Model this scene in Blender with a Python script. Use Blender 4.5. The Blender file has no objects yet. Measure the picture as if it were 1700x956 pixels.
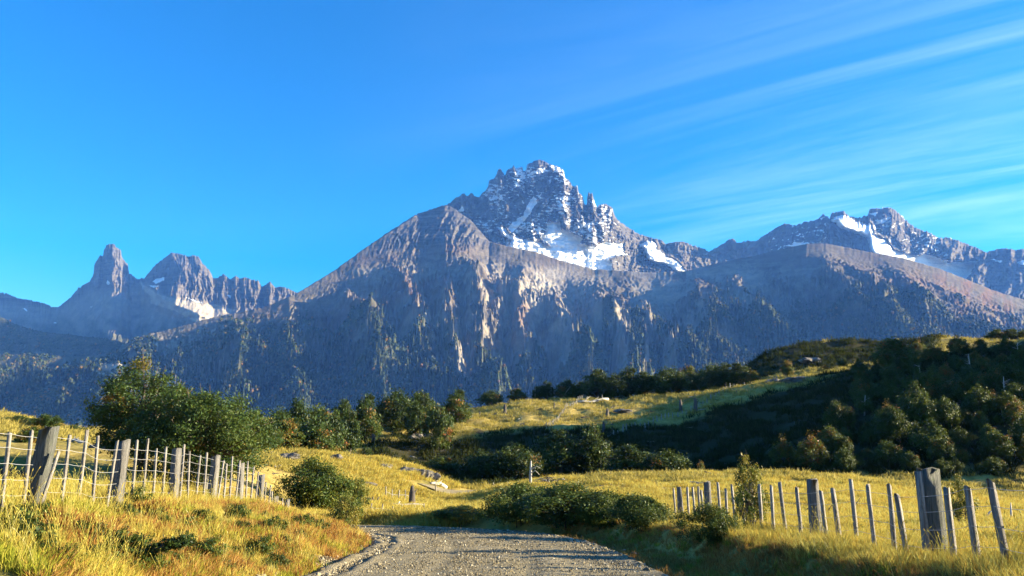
import bpy, math, random
import numpy as np
from mathutils import Vector

SC = bpy.context.scene
COL = SC.collection
R = math.radians

# ------------------------------------------------------------------ camera
FPX, PITCH, CAMZ = 1250.0, R(10.5), 1.5
cam = bpy.data.cameras.new('camera')
cam.sensor_width = 36.0
cam.lens = 36.0 * FPX / 1700.0
cam.clip_start, cam.clip_end = 0.1, 60000.0
cam_o = bpy.data.objects.new('camera', cam)
cam_o.location = (0, 0, CAMZ)
cam_o.rotation_euler = (R(90) + PITCH, 0, 0)
COL.objects.link(cam_o)
SC.camera = cam_o

# ------------------------------------------------------------------ sky, sun, exposure
SUN_EL, SUN_AHEAD = R(14.0), R(5.0)      # low sun, right of the view and a little ahead
SUN_DIR = Vector((math.cos(SUN_EL) * math.cos(SUN_AHEAD), math.cos(SUN_EL) * math.sin(SUN_AHEAD), math.sin(SUN_EL)))
world = bpy.data.worlds.new('World'); SC.world = world; world.use_nodes = True
wn = world.node_tree; wn.nodes.clear()
def WN(t, **kw):
    n = wn.nodes.new(t)
    for k, v in kw.items(): setattr(n, k, v)
    return n
sky = WN('ShaderNodeTexSky', sky_type='NISHITA', sun_disc=False)
sky.sun_elevation = SUN_EL
sky.sun_rotation = math.atan2(SUN_DIR.x, SUN_DIR.y)
sky.altitude = 600; sky.air_density = 1.0; sky.dust_density = 0.25; sky.ozone_density = 4.0
hs = WN('ShaderNodeHueSaturation'); hs.inputs['Saturation'].default_value = 1.4; hs.inputs['Value'].default_value = 1.0
wn.links.new(sky.outputs[0], hs.inputs['Color'])
# thin cirrus streaks: the direction is projected on a high flat layer, so the veils run on over the whole sky
tc = WN('ShaderNodeTexCoord'); sx = WN('ShaderNodeSeparateXYZ'); wn.links.new(tc.outputs['Generated'], sx.inputs[0])
def WM(op, a, b=None, clamp=False):
    n = WN('ShaderNodeMath', operation=op, use_clamp=clamp)
    for i, v in enumerate((a, b)):
        if v is None: continue
        if isinstance(v, (int, float)): n.inputs[i].default_value = v
        else: wn.links.new(v, n.inputs[i])
    return n.outputs[0]
zz = WM('MAXIMUM', WM('ADD', sx.outputs[2], 0.06), 0.02)
cxy = WN('ShaderNodeCombineXYZ')
wn.links.new(WM('DIVIDE', sx.outputs[0], zz), cxy.inputs[0]); wn.links.new(WM('DIVIDE', sx.outputs[1], zz), cxy.inputs[1])
mr = WN('ShaderNodeMapping'); mr.inputs['Rotation'].default_value = (0, 0, R(33)); wn.links.new(cxy.outputs[0], mr.inputs[0])
mp = WN('ShaderNodeMapping'); mp.inputs['Scale'].default_value = (0.26, 1.5, 1); wn.links.new(mr.outputs[0], mp.inputs[0])
def WNoise(sc, det, rough, dist, src):
    n = WN('ShaderNodeTexNoise'); n.inputs['Scale'].default_value = sc; n.inputs['Detail'].default_value = det
    n.inputs['Roughness'].default_value = rough; n.inputs['Distortion'].default_value = dist
    wn.links.new(src, n.inputs['Vector']); return n.outputs[0]
n1 = WNoise(0.9, 12, 0.66, 1.1, mp.outputs[0])
mp2 = WN('ShaderNodeMapping'); mp2.inputs['Location'].default_value = (3.1, 1.2, 0); mp2.inputs['Scale'].default_value = (0.16, 0.2, 1)
wn.links.new(cxy.outputs[0], mp2.inputs[0])
n2 = WNoise(1.0, 3, 0.5, 0.2, mp2.outputs[0])
def WRamp(src, p0, p1):
    n = WN('ShaderNodeMapRange', interpolation_type='SMOOTHSTEP'); n.inputs[1].default_value = p0; n.inputs[2].default_value = p1
    wn.links.new(src, n.inputs[0]); return n.outputs[0]
drift = WM('ADD', WM('DIVIDE', sx.outputs[0], zz), WM('MULTIPLY', WM('SUBTRACT', n2, 0.5), 5.0))
cl = WM('MULTIPLY', WRamp(n1, 0.34, 0.80), WRamp(drift, -1.0, 2.8))
cl = WM('MULTIPLY', cl, 0.27)
mixc = WN('ShaderNodeMix', data_type='RGBA')
tint = WN('ShaderNodeMix', data_type='RGBA', blend_type='MULTIPLY'); tint.inputs[0].default_value = 1.0; tint.inputs[7].default_value = (0.95, 0.95, 1.14, 1)
wn.links.new(hs.outputs[0], tint.inputs[6])
wn.links.new(cl, mixc.inputs[0]); wn.links.new(tint.outputs[2], mixc.inputs[6])
mixc.inputs[7].default_value = (7.4, 9.0, 10.4, 1)
bg = WN('ShaderNodeBackground'); bg.inputs[1].default_value = 0.068
wn.links.new(mixc.outputs[2], bg.inputs[0])
wo = WN('ShaderNodeOutputWorld'); wn.links.new(bg.outputs[0], wo.inputs[0])

sun = bpy.data.lights.new('sun', 'SUN'); sun.energy = 5.0; sun.angle = R(0.6); sun.color = (1.0, 0.91, 0.76)
sun_o = bpy.data.objects.new('sun', sun); COL.objects.link(sun_o)
sun_o.rotation_euler = SUN_DIR.to_track_quat('Z', 'Y').to_euler()
sun_o.location = (80, 40, 60)

SC.view_settings.view_transform = 'Standard'; SC.view_settings.look = 'None'
SC.view_settings.exposure = 2.1; SC.view_settings.gamma = 1.0; SC.view_settings.use_curve_mapping = False
SC.render.engine = 'CYCLES'
SC.cycles.use_denoising = True
SC.cycles.max_bounces = 6; SC.cycles.diffuse_bounces = 2; SC.cycles.glossy_bounces = 2
SC.cycles.transmission_bounces = 3; SC.cycles.transparent_max_bounces = 8; SC.cycles.volume_bounces = 0

# ------------------------------------------------------------------ helpers
rng = np.random.default_rng(7)
CP, SP = math.cos(PITCH), math.sin(PITCH)

def at(px, row, Y):
    """picture column and row (1700 wide) and ground distance -> point"""
    cx = (np.asarray(px, float) - 850) / FPX; cy = (478 - np.asarray(row, float)) / FPX
    f = CP - cy * SP
    return Y * cx / f, np.asarray(Y) * np.ones_like(cx), CAMZ + Y * (SP + cy * CP) / f

def _hash(ix, iy, seed):
    h = (ix.astype(np.int64) * 374761393 + iy.astype(np.int64) * 668265263 + seed * 1442695041) & 0xffffffff
    h = ((h ^ (h >> 13)) * 1274126177) & 0xffffffff
    h = ((h ^ (h >> 16)) * 2246822519) & 0xffffffff
    return (h ^ (h >> 15)) & 0xffffffff

def noise(x, y, seed=0):
    x = np.asarray(x, float); y = np.asarray(y, float)
    x0 = np.floor(x); y0 = np.floor(y); fx = x - x0; fy = y - y0
    def g(dx, dy):
        a = _hash(x0 + dx, y0 + dy, seed) * (2 * math.pi / 4294967296.0)
        return np.cos(a) * (fx - dx) + np.sin(a) * (fy - dy)
    u = fx * fx * fx * (fx * (fx * 6 - 15) + 10); v = fy * fy * fy * (fy * (fy * 6 - 15) + 10)
    a = g(0, 0); b = g(1, 0); c = g(0, 1); d = g(1, 1)
    return 1.5 * (a + (b - a) * u + (c - a) * v + (a - b - c + d) * u * v)

def fbm(x, y, seed=0, octs=4, gain=0.5, lac=2.03):
    s = 0; a = 1; t = 0
    for i in range(octs):
        s = s + a * noise(x, y, seed + i * 17); t += a; a *= gain; x = x * lac + 3.7; y = y * lac + 1.3
    return s / t * 1.6

def ridged(x, y, seed=0, octs=4, gain=0.5, lac=2.07):
    s = 0; a = 1; t = 0
    for i in range(octs):
        s = s + a * (1 - np.minimum(1, np.abs(noise(x, y, seed + i * 29)) * 1.9)); t += a; a *= gain; x = x * lac + 5.1; y = y * lac + 2.3
    return s / t

def erode(X, Y, gx, gy, wave, amp, octs=5, gain=0.5, lac=1.9, seed=0, branch=1.0):
    """ridges and gullies that run down the slope (gx, gy) and branch with every octave"""
    h = np.zeros_like(X); f = 1.0 / wave; a = amp
    for o in range(octs):
        gl = np.sqrt(gx * gx + gy * gy) + 1e-6; dx = -gy / gl; dy = gx / gl
        x = X * f; y = Y * f; x0 = np.floor(x); y0 = np.floor(y); fx = x - x0; fy = y - y0
        c = np.zeros_like(X); sn = np.zeros_like(X); wt = np.zeros_like(X)
        for i in (-1, 0, 1):
            for j in (-1, 0, 1):
                r1 = _hash(x0 + i, y0 + j, seed + o * 31) / 4294967296.0; r2 = _hash(x0 + i, y0 + j, seed + o * 31 + 7) / 4294967296.0
                ux = fx - i - r1; uy = fy - j - r2; w = np.exp(-(ux * ux + uy * uy) * 2.2); m = (ux * dx + uy * dy) * 6.2832
                hs_ = np.sin(m * 0.5); c += w * (1 - 2 * np.abs(hs_)); sn += w * np.sign(hs_) * np.cos(m * 0.5); wt += w
        c /= wt; sn /= wt; h += a * c
        k = -a * f * 6.2832 * sn * branch; gx = gx + k * dx; gy = gy + k * dy
        a *= gain; f *= lac
    return h

def sstep(a, b, x):
    t = np.clip((x - a) / (b - a), 0, 1); return t * t * (3 - 2 * t)

def in_poly(px, py, poly):
    inside = np.zeros(px.shape, bool); n = len(poly)
    for i in range(n):
        x1, y1 = poly[i]; x2, y2 = poly[(i + 1) % n]
        if y1 == y2: continue
        c = ((y1 > py) != (y2 > py)) & (px < (x2 - x1) * (py - y1) / (y2 - y1) + x1)
        inside ^= c
    return inside

def build(name, V, F, mat=None, parent=None, attrs=None, smooth=False):
    """V: n x 3, F: m x 3 or m x 4 array (or list of such arrays)"""
    me = bpy.data.meshes.new(name)
    V = np.asarray(V, np.float32)
    Fs = F if isinstance(F, list) else [F]
    Fs = [np.asarray(f, np.int32) for f in Fs if len(f)]
    me.vertices.add(len(V)); me.vertices.foreach_set('co', V.ravel())
    loops = np.concatenate([f.ravel() for f in Fs]); cnt = np.concatenate([np.full(len(f), f.shape[1], np.int32) for f in Fs])
    me.loops.add(len(loops)); me.loops.foreach_set('vertex_index', loops)
    me.polygons.add(len(cnt)); me.polygons.foreach_set('loop_start', np.concatenate([[0], np.cumsum(cnt)[:-1]]).astype(np.int32))
    if smooth: me.polygons.foreach_set('use_smooth', np.ones(len(cnt), bool))
    me.update(calc_edges=True)
    for k, v in (attrs or {}).items():
        a = me.attributes.new(k, 'FLOAT', 'POINT'); a.data.foreach_set('value', np.asarray(v, np.float32).ravel())
    if mat: me.materials.append(mat)
    return link(name, me, parent)

def link(name, data, parent=None):
    o = bpy.data.objects.new(name, data); COL.objects.link(o)
    if parent: o.parent = parent
    return o

def tag(o, label=None, cat=None, group=None, kind=None):
    for k, v in (('label', label), ('category', cat), ('group', group), ('kind', kind)):
        if v: o[k] = v
    return o

def empty(name, loc, rz=0.0):
    o = bpy.data.objects.new(name, None); COL.objects.link(o); o.location = loc; o.rotation_euler = (0, 0, rz); return o

def grid_faces(nr, nc):
    i = np.arange(nr - 1)[:, None] * nc + np.arange(nc - 1)[None, :]
    return np.stack([i, i + 1, i + nc + 1, i + nc], -1).reshape(-1, 4)

class Geo:
    """collects vertices and faces"""
    def __init__(s): s.v = []; s.q = []; s.t = []; s.n = 0; s.a = []
    def add(s, V, Q=None, T=None, a=0.0):
        V = np.asarray(V, float)
        if Q is not None and len(Q): s.q.append(np.asarray(Q, int) + s.n)
        if T is not None and len(T): s.t.append(np.asarray(T, int) + s.n)
        s.v.append(V); s.a.append(np.broadcast_to(np.asarray(a, float), (len(V),))); s.n += len(V)
    def tube(s, pts, rad, seg=6, a=0.0, cap=True, wob=0.0, rg=rng):
        pts = np.asarray(pts, float); n = len(pts); V = []
        ref = np.array([0.31, 0.17, 0.93]) if abs((pts[-1] - pts[0])[2]) < np.linalg.norm(pts[-1] - pts[0]) * 0.8 else np.array([1.0, 0.1, 0.0])
        for i in range(n):
            d = pts[min(i + 1, n - 1)] - pts[max(i - 1, 0)]; d = d / (np.linalg.norm(d) + 1e-9)
            u = np.cross(d, ref); u /= np.linalg.norm(u) + 1e-9; w = np.cross(d, u)
            for k in range(seg):
                an = 2 * math.pi * k / seg; rr = rad[i] * (1 + wob * rg.uniform(-1, 1))
                V.append(pts[i] + rr * (math.cos(an) * u + math.sin(an) * w))
        Q = [[i * seg + k, i * seg + (k + 1) % seg, (i + 1) * seg + (k + 1) % seg, (i + 1) * seg + k] for i in range(n - 1) for k in range(seg)]
        T = []
        if cap:
            T = [[0, k + 1, k] for k in range(1, seg - 1)] + [[(n - 1) * seg, (n - 1) * seg + k, (n - 1) * seg + k + 1] for k in range(1, seg - 1)]
        s.add(V, Q, T, a)
    def out(s, name, mat, parent=None, attr=None, smooth=False):
        F = []
        if s.q: F.append(np.concatenate(s.q))
        if s.t: F.append(np.concatenate(s.t))
        return build(name, np.concatenate(s.v), F, mat, parent, {attr: np.concatenate(s.a)} if attr else None, smooth)

# ------------------------------------------------------------------ material helpers
class Mat:
    def __init__(s, name):
        s.m = bpy.data.materials.new(name); s.m.use_nodes = True; s.nt = s.m.node_tree; s.nt.nodes.clear()
        s.outn = s.nt.nodes.new('ShaderNodeOutputMaterial')
    def n(s, t, **kw):
        nd = s.nt.nodes.new(t)
        for k, v in kw.items(): setattr(nd, k, v)
        return nd
    def L(s, a, b): s.nt.links.new(a, b)
    def put(s, v, sock):
        if isinstance(v, (int, float)): sock.default_value = v
        elif isinstance(v, tuple): sock.default_value = v if len(v) != 3 or sock.type == 'VECTOR' else (*v, 1)
        else: s.L(v, sock)
    def attr(s, name): return s.n('ShaderNodeAttribute', attribute_name=name).outputs['Fac']
    def co(s, kind='Object', scale=(1, 1, 1)):
        t = s.n('ShaderNodeTexCoord').outputs[kind]
        if scale == (1, 1, 1): return t
        m = s.n('ShaderNodeMapping'); m.inputs['Scale'].default_value = scale; s.L(t, m.inputs[0]); return m.outputs[0]
    def noise(s, vec, sc, det=4, rough=0.55, dist=0.0):
        nd = s.n('ShaderNodeTexNoise'); s.L(vec, nd.inputs['Vector'])
        for k, v in (('Scale', sc), ('Detail', det), ('Roughness', rough), ('Distortion', dist)): nd.inputs[k].default_value = v
        return nd.outputs[0]
    def voro(s, vec, sc, feature='F1'):
        nd = s.n('ShaderNodeTexVoronoi', feature=feature); s.L(vec, nd.inputs['Vector']); nd.inputs['Scale'].default_value = sc; return nd
    def ramp(s, v, a, b):
        nd = s.n('ShaderNodeMapRange', interpolation_type='SMOOTHSTEP'); s.put(v, nd.inputs[0]); nd.inputs[1].default_value = a; nd.inputs[2].default_value = b; return nd.outputs[0]
    def math(s, op, a, b=0.0, clamp=False):
        nd = s.n('ShaderNodeMath', operation=op, use_clamp=clamp); s.put(a, nd.inputs[0]); s.put(b, nd.inputs[1]); return nd.outputs[0]
    def mix(s, f, a, b, blend='MIX'):
        nd = s.n('ShaderNodeMix', data_type='RGBA', blend_type=blend); s.put(f, nd.inputs[0]); s.put(a, nd.inputs[6]); s.put(b, nd.inputs[7]); return nd.outputs[2]
    def cramp(s, f, stops):
        nd = s.n('ShaderNodeValToRGB'); s.put(f, nd.inputs[0]); e = nd.color_ramp.elements
        e[0].position, e[0].color = stops[0][0], (*stops[0][1], 1); e[1].position, e[1].color = stops[-1][0], (*stops[-1][1], 1)
        for p, c in stops[1:-1]:
            k = e.new(p); k.color = (*c, 1)
        return nd.outputs[0]
    def bump(s, h, strength, dist):
        nd = s.n('ShaderNodeBump'); s.put(h, nd.inputs['Height']); nd.inputs['Strength'].default_value = strength; nd.inputs['Distance'].default_value = dist; return nd.outputs[0]
    def pbr(s, col, rough=0.85, nrm=None, spec=0.2):
        p = s.n('ShaderNodeBsdfPrincipled'); s.put(col, p.inputs['Base Color']); s.put(rough, p.inputs['Roughness'])
        p.inputs['Specular IOR Level'].default_value = spec
        if nrm is not None: s.L(nrm, p.inputs['Normal'])
        s.L(p.outputs[0], s.outn.inputs[0]); return s.m

def m_mountain():
    m = Mat('mountain_rock'); c = m.co('Object')
    big = m.noise(c, 0.0016, 6, 0.6); mid = m.noise(c, 0.012, 5, 0.65); fine = m.noise(c, 0.05, 4, 0.7)
    strata = m.noise(m.co('Object', (0.0025, 0.0025, 0.035)), 1.0, 5, 0.65, 0.6)
    rock = m.mix(m.ramp(strata, 0.35, 0.68), (0.040, 0.037, 0.037), (0.115, 0.104, 0.095))
    rock = m.mix(m.math('MULTIPLY', m.ramp(fine, 0.45, 0.75), 0.6), rock, (0.175, 0.16, 0.145))
    tan = m.mix(m.ramp(mid, 0.35, 0.7), (0.078, 0.068, 0.053), (0.17, 0.145, 0.11))
    tan = m.mix(m.ramp(big, 0.42, 0.62), tan, (0.105, 0.078, 0.062))
    col = m.mix(m.attr('tan'), rock, tan)
    col = m.mix(m.attr('scree'), col, m.mix(m.ramp(mid, 0.3, 0.7), (0.24, 0.21, 0.175), (0.37, 0.33, 0.275)))
    col = m.mix(m.attr('rust'), col, m.mix(m.ramp(mid, 0.35, 0.65), (0.17, 0.08, 0.045), (0.11, 0.07, 0.05)))
    vor = m.voro(c, 0.075); v = vor.outputs['Distance']
    tree = m.mix(m.ramp(fine, 0.35, 0.7), (0.018, 0.030, 0.014), (0.062, 0.075, 0.03))
    tree = m.mix(m.ramp(m.noise(c, 0.02, 3, 0.6), 0.6, 0.75), tree, (0.15, 0.095, 0.035))
    fo = m.attr('forest')
    fo2 = m.math('MULTIPLY', fo, m.ramp(m.math('ADD', mid, m.math('MULTIPLY', fo, 0.5)), 0.42, 0.66), True)
    col = m.mix(fo2, col, tree)
    sn = m.math('ADD', m.attr('snow'), m.math('MULTIPLY', m.math('SUBTRACT', fine, 0.5), 0.7))
    snw = m.ramp(sn, 0.42, 0.56)
    crack = m.noise(m.co('Object', (0.004, 0.004, 0.02)), 1.0, 6, 0.7, 1.0)
    ice = m.mix(m.ramp(crack, 0.48, 0.64), (0.74, 0.76, 0.79), (0.40, 0.48, 0.57))
    col = m.mix(snw, col, ice)
    h = m.math('ADD', m.math('MULTIPLY', fine, 0.9), m.math('MULTIPLY', m.math('MULTIPLY', v, fo2), -0.9))
    h = m.math('MULTIPLY', m.math('ADD', h, mid), m.math('SUBTRACT', 1.0, m.math('MULTIPLY', snw, 0.8)))
    return m.pbr(col, 0.9, m.bump(h, 0.7, 9.0), 0.1)

def m_ground():
    m = Mat('grassland'); c = m.co('Object')
    big = m.noise(c, 0.06, 5, 0.6); mid = m.noise(c, 0.7, 5, 0.65); fine = m.noise(c, 6.0, 4, 0.7)
    straw = m.mix(m.ramp(mid, 0.35, 0.65), (0.30, 0.215, 0.055), (0.44, 0.34, 0.10))
    straw = m.mix(m.ramp(fine, 0.5, 0.75), straw, (0.20, 0.15, 0.045))
    green = m.mix(m.ramp(mid, 0.35, 0.65), (0.10, 0.10, 0.022), (0.23, 0.19, 0.045))
    d = m.math('ADD', m.attr('dry'), m.math('MULTIPLY', m.math('SUBTRACT', big, 0.5), 1.1))
    col = m.mix(m.ramp(d, 0.3, 0.75), green, straw)
    dirt = m.mix(m.ramp(fine, 0.35, 0.65), (0.05, 0.037, 0.024), (0.14, 0.098, 0.058))
    dd = m.math('ADD', m.attr('dirt'), m.math('MULTIPLY', m.math('SUBTRACT', mid, 0.5), 0.9))
    col = m.mix(m.ramp(dd, 0.4, 0.62), col, dirt)
    col = m.mix(m.ramp(m.attr('wood'), 0.3, 0.8), col, (0.045, 0.042, 0.018))  # dark thicket soil, plus hill and valley shade painted into the ground colour
    h = m.math('ADD', m.math('MULTIPLY', fine, 0.35), mid)
    return m.pbr(col, 0.95, m.bump(h, 0.8, 0.35), 0.05)

def m_gravel():
    m = Mat('gravel'); c = m.co('Object')
    v1 = m.voro(c, 42.0); v2 = m.voro(c, 15.0); n = m.noise(c, 0.5, 5, 0.6); f = m.noise(c, 40, 3, 0.7)
    col = m.cramp(m.n('ShaderNodeSeparateColor').outputs[0], [(0, (0.1,) * 3), (1, (0.3,) * 3)])
    sep = m.n('ShaderNodeSeparateColor'); m.L(v1.outputs['Color'], sep.inputs[0])
    col = m.cramp(sep.outputs[0], [(0.0, (0.10, 0.08, 0.042)), (0.5, (0.22, 0.18, 0.098)), (0.85, (0.31, 0.255, 0.145)), (1.0, (0.50, 0.43, 0.28))])
    col = m.mix(m.ramp(n, 0.35, 0.7), col, m.mix(0.55, col, (0.34, 0.29, 0.19)))
    tk = m.math('MULTIPLY', m.attr('track'), m.ramp(m.noise(c, 0.9, 4, 0.6), 0.3, 0.6))
    col = m.mix(m.math('MULTIPLY', tk, 0.6), col, (0.30, 0.25, 0.145))
    h = m.math('ADD', m.math('MULTIPLY', v1.outputs['Distance'], -1.0), m.math('MULTIPLY', v2.outputs['Distance'], -0.8))
    return m.pbr(col, 0.92, m.bump(m.math('ADD', h, m.math('MULTIPLY', f, 0.3)), 1.0, 0.03), 0.15)

def m_wood(name, a, b, c3, scale=1.0):
    m = Mat(name); c = m.co('Object', (16 * scale, 16 * scale, 1.1 * scale))
    oi = m.n('ShaderNodeObjectInfo').outputs['Random']
    g = m.noise(c, 1.6, 8, 0.75, 1.2); f = m.noise(m.co('Object'), 9, 4, 0.7)
    col = m.mix(m.ramp(g, 0.3, 0.65), a, b)
    col = m.mix(m.ramp(f, 0.52, 0.75), col, c3)
    col = m.mix(m.math('MULTIPLY', oi, 0.45), col, m.mix(0.5, col, (0.04, 0.04, 0.045)))
    return m.pbr(col, 0.85, m.bump(g, 1.0, 0.05), 0.15)

def m_leaf(name, stops, trans=0.30):
    m = Mat(name); c = m.co('Object')
    oi = m.n('ShaderNodeObjectInfo').outputs['Random']
    hue = m.math('ADD', m.attr('hue'), m.math('MULTIPLY', m.math('SUBTRACT', oi, 0.5), 0.14))
    col = m.cramp(hue, stops)
    d = m.n('ShaderNodeBsdfPrincipled'); m.L(col, d.inputs['Base Color']); d.inputs['Roughness'].default_value = 0.55; d.inputs['Specular IOR Level'].default_value = 0.25
    t = m.n('ShaderNodeBsdfTranslucent'); m.L(m.mix(0.35, col, (0.16, 0.15, 0.02)), t.inputs[0])
    x = m.n('ShaderNodeMixShader'); x.inputs[0].default_value = trans
    m.L(d.outputs[0], x.inputs[1]); m.L(t.outputs[0], x.inputs[2]); m.L(x.outputs[0], m.outn.inputs[0]); return m.m

def m_grass(name, stops):
    m = Mat(name)
    oi = m.n('ShaderNodeObjectInfo').outputs['Random']
    hue = m.math('ADD', m.math('MULTIPLY', m.attr('hue'), 0.55), m.math('MULTIPLY', oi, 0.45))
    col = m.cramp(hue, stops)
    d = m.n('ShaderNodeBsdfDiffuse'); m.L(col, d.inputs[0])
    t = m.n('ShaderNodeBsdfTranslucent'); m.L(col, t.inputs[0])
    x = m.n('ShaderNodeMixShader'); x.inputs[0].default_value = 0.35
    m.L(d.outputs[0], x.inputs[1]); m.L(t.outputs[0], x.inputs[2]); m.L(x.outputs[0], m.outn.inputs[0]); return m.m

def m_rock():
    m = Mat('boulder_stone'); c = m.co('Object'); n = m.noise(c, 1.3, 6, 0.7); f = m.noise(c, 9, 5, 0.7)
    col = m.mix(m.ramp(n, 0.35, 0.65), (0.06, 0.055, 0.048), (0.19, 0.17, 0.14))
    col = m.mix(m.ramp(f, 0.55, 0.72), col, (0.27, 0.245, 0.20))
    return m.pbr(col, 0.9, m.bump(m.math('ADD', n, f), 0.9, 0.15), 0.15)

M = {}
M['mountain'] = m_mountain(); M['ground'] = m_ground(); M['gravel'] = m_gravel()
M['post'] = m_wood('weathered_post_wood', (0.06, 0.058, 0.054), (0.25, 0.235, 0.21), (0.12, 0.12, 0.085))
M['stave'] = m_wood('weathered_stave_wood', (0.10, 0.092, 0.08), (0.44, 0.40, 0.34), (0.19, 0.175, 0.14))
M['lichen'] = m_wood('lichen_post_wood', (0.055, 0.06, 0.05), (0.16, 0.16, 0.14), (0.09, 0.11, 0.055))
M['deadwood'] = m_wood('bleached_deadwood', (0.30, 0.27, 0.22), (0.58, 0.54, 0.46), (0.36, 0.32, 0.26), 0.5)
M['darkwood'] = m_wood('charred_deadwood', (0.05, 0.042, 0.035), (0.13, 0.11, 0.09), (0.07, 0.06, 0.05), 0.5)
M['bark'] = m_wood('bark', (0.05, 0.042, 0.032), (0.14, 0.115, 0.09), (0.08, 0.075, 0.05), 0.3)
w = Mat('galvanised_wire'); M['wire'] = w.pbr((0.38, 0.38, 0.38), 0.5, None, 0.4)
M['rock'] = m_rock()
GREEN = [(0.0, (0.013, 0.026, 0.007)), (0.35, (0.028, 0.060, 0.010)), (0.62, (0.068, 0.105, 0.015)), (0.8, (0.15, 0.12, 0.022)), (0.92, (0.22, 0.10, 0.02)), (1.0, (0.27, 0.085, 0.018))]
M['leaf'] = m_leaf('southern_beech_leaves', GREEN)
M['bushleaf'] = m_leaf('shrub_leaves', [(0.0, (0.014, 0.030, 0.007)), (0.45, (0.045, 0.085, 0.012)), (0.75, (0.14, 0.16, 0.02)), (1.0, (0.27, 0.19, 0.03))])
M['straw'] = m_grass('straw_grass', [(0.0, (0.22, 0.12, 0.025)), (0.25, (0.40, 0.27, 0.05)), (0.5, (0.52, 0.42, 0.09)), (0.8, (0.48, 0.45, 0.10)), (1.0, (0.70, 0.62, 0.30))])
M['greengrass'] = m_grass('green_grass', [(0.0, (0.10, 0.13, 0.018)), (0.5, (0.30, 0.30, 0.035)), (1.0, (0.52, 0.43, 0.08))])
M['hillgrass'] = m_grass('hill_tussock_grass', [(0.0, (0.16, 0.14, 0.03)), (0.4, (0.30, 0.25, 0.06)), (0.75, (0.46, 0.37, 0.10)), (1.0, (0.58, 0.48, 0.18))])
M['rustgrass'] = m_grass('russet_ground_cover', [(0.0, (0.17, 0.075, 0.025)), (0.45, (0.34, 0.17, 0.045)), (0.8, (0.42, 0.28, 0.08)), (1.0, (0.50, 0.38, 0.14))])

# ================================================================== MOUNTAINS
def zs(pts, s, ox, oy): return [(ox + x / s, oy + y / s) for x, y in pts]

def lerp_pts(x, pts):
    p = np.array(sorted(pts), float); return np.interp(x, p[:, 0], p[:, 1])

SHEETS = {}
def sheet(name, crest, base, px0, px1, step, nrow, Df, Dc, relief, colour, jag=1.0, gamma=1.0, back=2200, backdrop=900, jagscale=4.0, seed=1, lift=None, jag0=0.94):
    U = np.arange(px0, px1 + step, step); nc = len(U)
    cr = lerp_pts(U, crest)
    jg = jag * (fbm(U / jagscale, U * 0 + seed, seed, 4, 0.6) + 0.5 * ridged(U / (jagscale * 0.6), U * 0 + 9.3, seed + 5, 2) - 0.3)
    ba = lerp_pts(U, base)
    t = np.linspace(0, 1, nrow)[:, None]
    Rr = ba[None] + (cr - ba)[None] * t - jg[None] * sstep(jag0, 1.0, t); Ug = np.broadcast_to(U[None], Rr.shape)
    Df_ = lerp_pts(U, Df) if isinstance(Df, list) else Df
    Dc_ = lerp_pts(U, Dc) if isinstance(Dc, list) else Dc
    D = Df_ + (Dc_ - Df_) * t ** gamma + relief(Ug, Rr, np.broadcast_to(t, Rr.shape))
    X, Y, Z = at(Ug, Rr, D)
    if lift is not None: Z = Z + lift(Ug, Rr, np.broadcast_to(t, Rr.shape), X, Y, Z)
    att = colour(Ug, Rr, np.broadcast_to(t, Rr.shape), X, Y, Z)
    bx, by, bz = [X], [Y], [Z]; ba_ = {k: [v] for k, v in att.items()}
    for k in (0.04, 0.12, 0.3, 0.6, 1.0):
        bx.append(X[-1:] * (1 + back * k / Y[-1:])); by.append(Y[-1:] + back * k)
        bz.append(np.maximum(Z[-1:] - backdrop * (k ** 0.8) , -60))
        for q in ba_: ba_[q].append(att[q][-1:])
    X, Y, Z = (np.concatenate(q) for q in (bx, by, bz))
    V = np.stack([X, Y, Z], -1).reshape(-1, 3)
    o = build(name, V, grid_faces(X.shape[0], nc), M['mountain'], None, {k: np.concatenate(v).ravel() for k, v in ba_.items()}, smooth=False)
    SHEETS[name] = (X.ravel(), Y.ravel(), Z.ravel(), np.concatenate(ba_['forest']).ravel())
    return tag(o, kind='structure')

def grad_of(X, Y, Z):
    Xu, Yu, Zu = (np.gradient(q, axis=1) for q in (X, Y, Z)); Xt, Yt, Zt = (np.gradient(q, axis=0) for q in (X, Y, Z))
    det = Xu * Yt - Xt * Yu; det = np.where(np.abs(det) < 1e-3, 1e-3, det)
    return np.clip((Zu * Yt - Zt * Yu) / det, -2, 2), np.clip((Zt * Xu - Zu * Xt) / det, -2, 2)

def spurs(U, Rr, items):
    s = 0
    for pts, w, a in items:
        p = np.array(sorted(pts, key=lambda q: q[1]), float)
        line = np.interp(Rr, p[:, 1], p[:, 0]); r0, r1 = p[0, 1], p[-1, 1]
        env = sstep(r0 - 12, r0 + 25, Rr) * (1 - sstep(r1 - 10, r1 + 30, Rr))
        line = line + 5 * noise(Rr / 17, Rr * 0 + r0, 3)
        s = s - a * env * np.clip(1 - np.abs(U - line) / w, 0, 1)
    return s

def zero(U): return np.zeros_like(U)

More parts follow.
